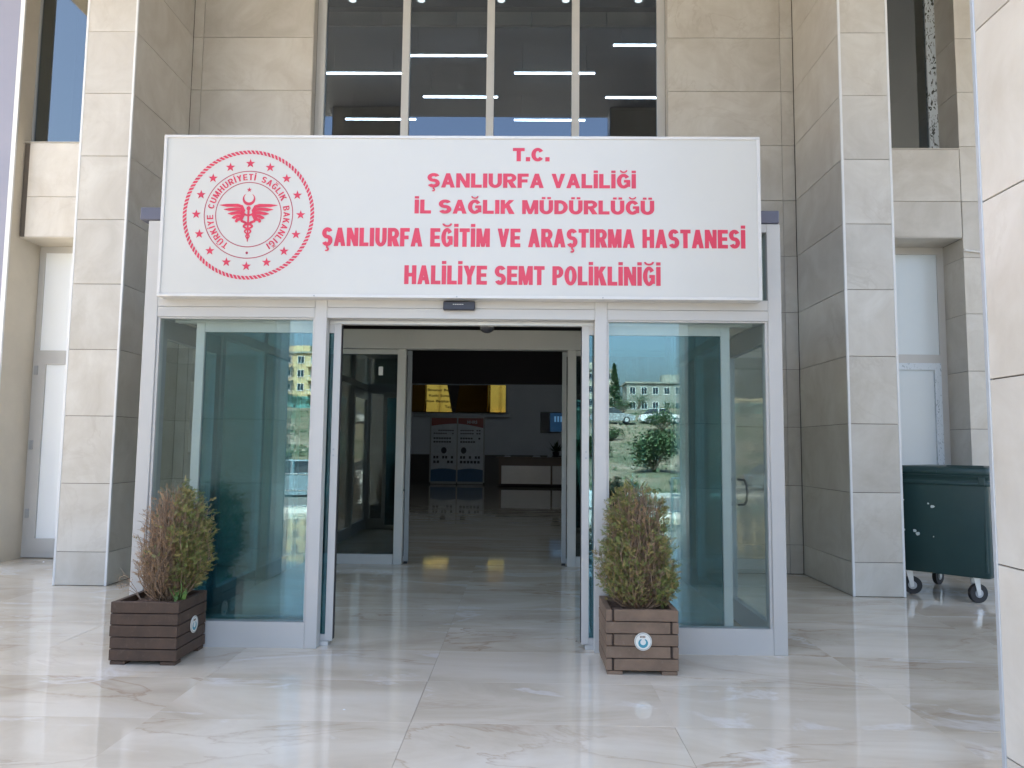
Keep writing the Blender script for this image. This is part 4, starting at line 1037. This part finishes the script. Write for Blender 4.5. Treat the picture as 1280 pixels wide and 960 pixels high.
def leafball(m_, c_, rx, rz_, n_, size, R_):
    for k in range(n_):
        a = R_.uniform(0, 2*PI); u_ = R_.uniform(-1, 1); q = R_.random()**.45; s_ = math.sqrt(1-u_*u_)
        p = Vector((c_[0]+rx*q*s_*math.cos(a), c_[1]+rx*q*s_*math.sin(a), c_[2]+rz_*q*u_))
        d_ = Vector((R_.uniform(-1, 1), R_.uniform(-1, 1), R_.uniform(-.6, 1))).normalized()*size*R_.uniform(.6, 1.3); w_ = d_.orthogonal().normalized()*size*.35
        m_.add([p, p+d_*.5+w_, p+d_, p+d_*.5-w_], [(0, 1, 2, 3)])
def bush(label, x, y, r_, h, seed, name='bush', n_=1400):
    R_ = random.Random(seed); z = hz(y, x); t = thing(name, label, 'bush', (x, y, z-.05)); m_ = MB(); tr_ = MB()
    for k in range(9):
        a = R_.uniform(0, 6.28); q = R_.uniform(.1, .75); c_ = (r_*q*math.cos(a), r_*q*math.sin(a), h*R_.uniform(.35, .72))
        leafball(m_, c_, r_*.42, h*.30, n_//9, .16, R_); tr_.tube([(0, 0, 0), (c_[0]*.5, c_[1]*.5, c_[2]*.6), c_], [.05, .035, .01], 5)
    tr_.build('stem', 'bark', t); m_.build('foliage', 'bush_leaf', t); return t
bush('broad dark bush on the rubble slope mirrored in the right glass', 7.3, -33, 1.5, 2.3, 1, n_=2600)
bush('smaller bush beside the broad dark bush on the slope', 5.0, -43, 1.3, 1.6, 2)
bush('green bush on the slope below the yellow apartment block', -17.5, -46, 2.0, 2.4, 3)
bush('low bush near the road mirrored in the left glass', -12.4, -33, 1.4, 1.6, 4)
bush('round bush high on the slope under the grey building', 13, -62, 1.8, 2.2, 5)
bush('lone bush far right on the rubble slope', 20, -50, 1.8, 2.0, 6)
for i_, (x, y, r_, h) in enumerate(((-44, -128, 3.0, 3.5), (-38, -118, 2.4, 2.6), (20, -122, 2.6, 3.4), (26, -128, 2.2, 2.8), (31, -112, 2.6, 2.6), (37, -126, 2.4, 3.2), (14, -96, 2.0, 2.2), (22, -84, 1.6, 1.8), (8, -58, 1.3, 1.5), (-26, -88, 2.0, 2.2))):
    bush(('tall bush at the foot of the yellow apartment block', 'lower bush just below the yellow apartment block', 'tall bush between the conifers and the grey building', 'bush under the left windows of the grey building', 'wide bush in front of the middle of the grey building', 'bush under the right windows of the grey building', 'bush halfway up the slope below the conifers', 'small bush halfway up the slope behind the parked row', 'small bush left of the round bush on the slope', 'bush on the slope between the road and the yellow block')[i_], x, y, r_, h, 20+i_, n_=900)
def conifer(label, x, y, H_, seed):
    R_ = random.Random(seed); t = thing('conifer_tree', label, 'tree', (x, y, hz(y, x)-.1)); MB().tube([(0, 0, 0), (0, 0, H_*.5), (0, 0, H_*.97)], [.22, .14, .03], 8).build('trunk', 'bark', t)
    m_ = MB()
    for k in range(26):
        h = .12+.85*k/25; r_ = H_*.20*(1-h)+.15
        for q in range(7):
            a = R_.uniform(0, 6.28); leafball(m_, (r_*.6*math.cos(a), r_*.6*math.sin(a), H_*h), r_*.45, H_*.03, 14, .32, R_)
    m_.build('crown', 'tree_leaf', t)
conifer('tall pointed conifer left of the grey building in the right glass', 18.2, -140, 9.5, 1)
conifer('shorter conifer beside the tall pointed one', 15.6, -138, 6.2, 2)
conifer('pointed conifer beside the yellow apartment block', -62, -138, 9, 3)

def car(label, x, y, rz, paint):
    t = thing('parked_car', label, 'car', (x, y, hz(y, x)-.03 if y > -24 else hz(y, x)), rz, 'cars parked along the street')
    low = [(-2.1, .32), (-2.12, .62), (-2.02, .86), (-1.35, .95), (1.15, .93), (1.95, .78), (2.14, .58), (2.12, .30), (1.72, .24), (-1.7, .24)]
    top = [(-1.75, .94), (-1.30, 1.36), (-.55, 1.46), (.25, 1.42), (1.05, .95)]
    MB().prism(low, -.84, .84).build('body', paint, t)
    cb = MB(); n_ = len(top); vs_ = [(x_, -.80+(.13 if z_ > 1 else 0), z_) for x_, z_ in top]+[(x_, .80-(.13 if z_ > 1 else 0), z_) for x_, z_ in top]
    cb.add(vs_, [tuple(range(n_)), tuple(reversed(range(n_, 2*n_)))]+[(i_, i_+n_, (i_+1) % n_+n_, (i_+1) % n_) for i_ in range(n_)]); cb.build('windows', 'car_glass', t)
    MB().box(-1.28, .22, -.66, .66, 1.44, 1.475, ch=.01).box(-.45, -.36, -.80, -.70, .95, 1.44).box(-.45, -.36, .70, .80, .95, 1.44).build('roof', paint, t)
    for wx in (-1.3, 1.32):
        for wy in (-.80, .80):
            wh = MB().tube([(wx, wy-.10, .31), (wx, wy+.10, .31)], .31, 20).build('wheel', 'rubber', t); MB().tube([(wx, wy-.108, .31), (wx, wy+.108, .31)], .19, 14).build('rim', 'zinc', wh)
    for s_ in (-1, 1):
        B(2.03, 2.13, *sorted((s_*.45, s_*.75)), .60, .72).build('headlight', 'trim_white', t); B(-2.12, -2.04, *sorted((s_*.5, s_*.78)), .66, .80).build('tail_light', 'poster_red', t)
cs = [('white car parked nearest the doorway, mirrored in the narrow right pane', .3, -15.0, 0.02, 'car_white'),
      ('pale blue car mirrored low in the left glass', -8.2, -21.5, PI, 'car_blue'),
      ('silver car parked at the near kerb, far left of the street', -14.6, -15.2, .03, 'car_silver'),
      ('white car on the far side of the road, left of the pale blue one', -13.4, -21.6, PI, 'car_white'),
      ('silver car high on the slope road below the grey building', 9.0, -66, 0.05, 'car_silver'),
      ('white car high on the slope road behind the silver one', 13.8, -66.4, 0.02, 'car_white'),
      ('pale blue car high on the slope road at the right end of the row', 18.9, -66.2, 0.02, 'car_blue')]
for c_ in cs: car(*c_)
def railing(name, label, x0, x1, y, h, m, z=0, posts=7):
    t = thing(name, label, 'railing', (x0, y, z)); w = x1-x0
    for k in range(posts): MB().tube([(w*k/(posts-1), 0, 0), (w*k/(posts-1), 0, h)], .022, 8).build('post', m, t)
    for zz in (h, h*.66, h*.33): MB().tube([(0, 0, zz), (w, 0, zz)], .018, 8).build('rail', m, t)
railing('railing', 'pale blue metal railing mirrored beside the right portico pillar', 3.6, 10.5, -9.5, 1.0, 'rail_paint')
railing('railing', 'white metal railing mirrored low in the left glass', -10.0, -3.4, -9.5, 1.0, 'rail_white')

# rubble and weeds on the slope
R_ = random.Random(9); rk = MB(); wdm = MB()
for k in range(900):
    x = R_.uniform(-30, 45); y = -R_.uniform(25, 85); z = hz(y, x); q = R_.uniform(.05, .22)
    vs_ = [(x+q*R_.uniform(.6, 1)*math.cos(2*PI*j/5), y+q*R_.uniform(.6, 1)*math.sin(2*PI*j/5), z-.05) for j in range(5)]+[(x, y, z+q*R_.uniform(.4, .9))]
    rk.add(vs_, [(j, (j+1) % 5, 5) for j in range(5)])
for k in range(4000):
    x = R_.uniform(-30, 45); y = -R_.uniform(25, 100); z = hz(y, x)
    for j in range(5):
        a = R_.uniform(0, 6.28); q = R_.uniform(.10, .28)
        wdm.add([(x, y, z), (x+q*math.cos(a), y+q*math.sin(a), z+q*R_.uniform(.5, 1.2)), (x+q*.5*math.cos(a+.6), y+q*.5*math.sin(a+.6), z+.02)], [(0, 1, 2)])
tag(rk.build('rubble', 'rubble_stone'), 'pale rubble scattered over the slope mirrored in the glass', 'rubble', None, 'stuff')
tag(wdm.build('weeds', 'bush_leaf'), 'low green weeds over the rubble slope mirrored in the glass', 'weeds', None, 'stuff')
for i_, (x, y, q) in enumerate(((-.55, -1.35, .010), (-.42, 1.2, .007), (.98, .35, .012), (-5.9, 4.05, .02))):
    R2 = random.Random(i_); v_ = [(q*R2.uniform(.6, 1.1)*math.cos(2*PI*j/6), q*R2.uniform(.6, 1.1)*math.sin(2*PI*j/6), 0.0005) for j in range(6)]+[(0, 0, q*.5)]
    tag(MB().add(v_, [(j, (j+1) % 6, 6) for j in range(6)]).build('litter', 'trim_white' if i_ in (0, 3) else 'soil', None, (x, y, 0)), ('tiny white crumb lying on the floor in front of the doorway', 'tiny brown crumb lying on the floor inside the vestibule', 'small dark crumb by the right sliding door', 'white scrap lying below the white frosted door')[i_], 'litter')
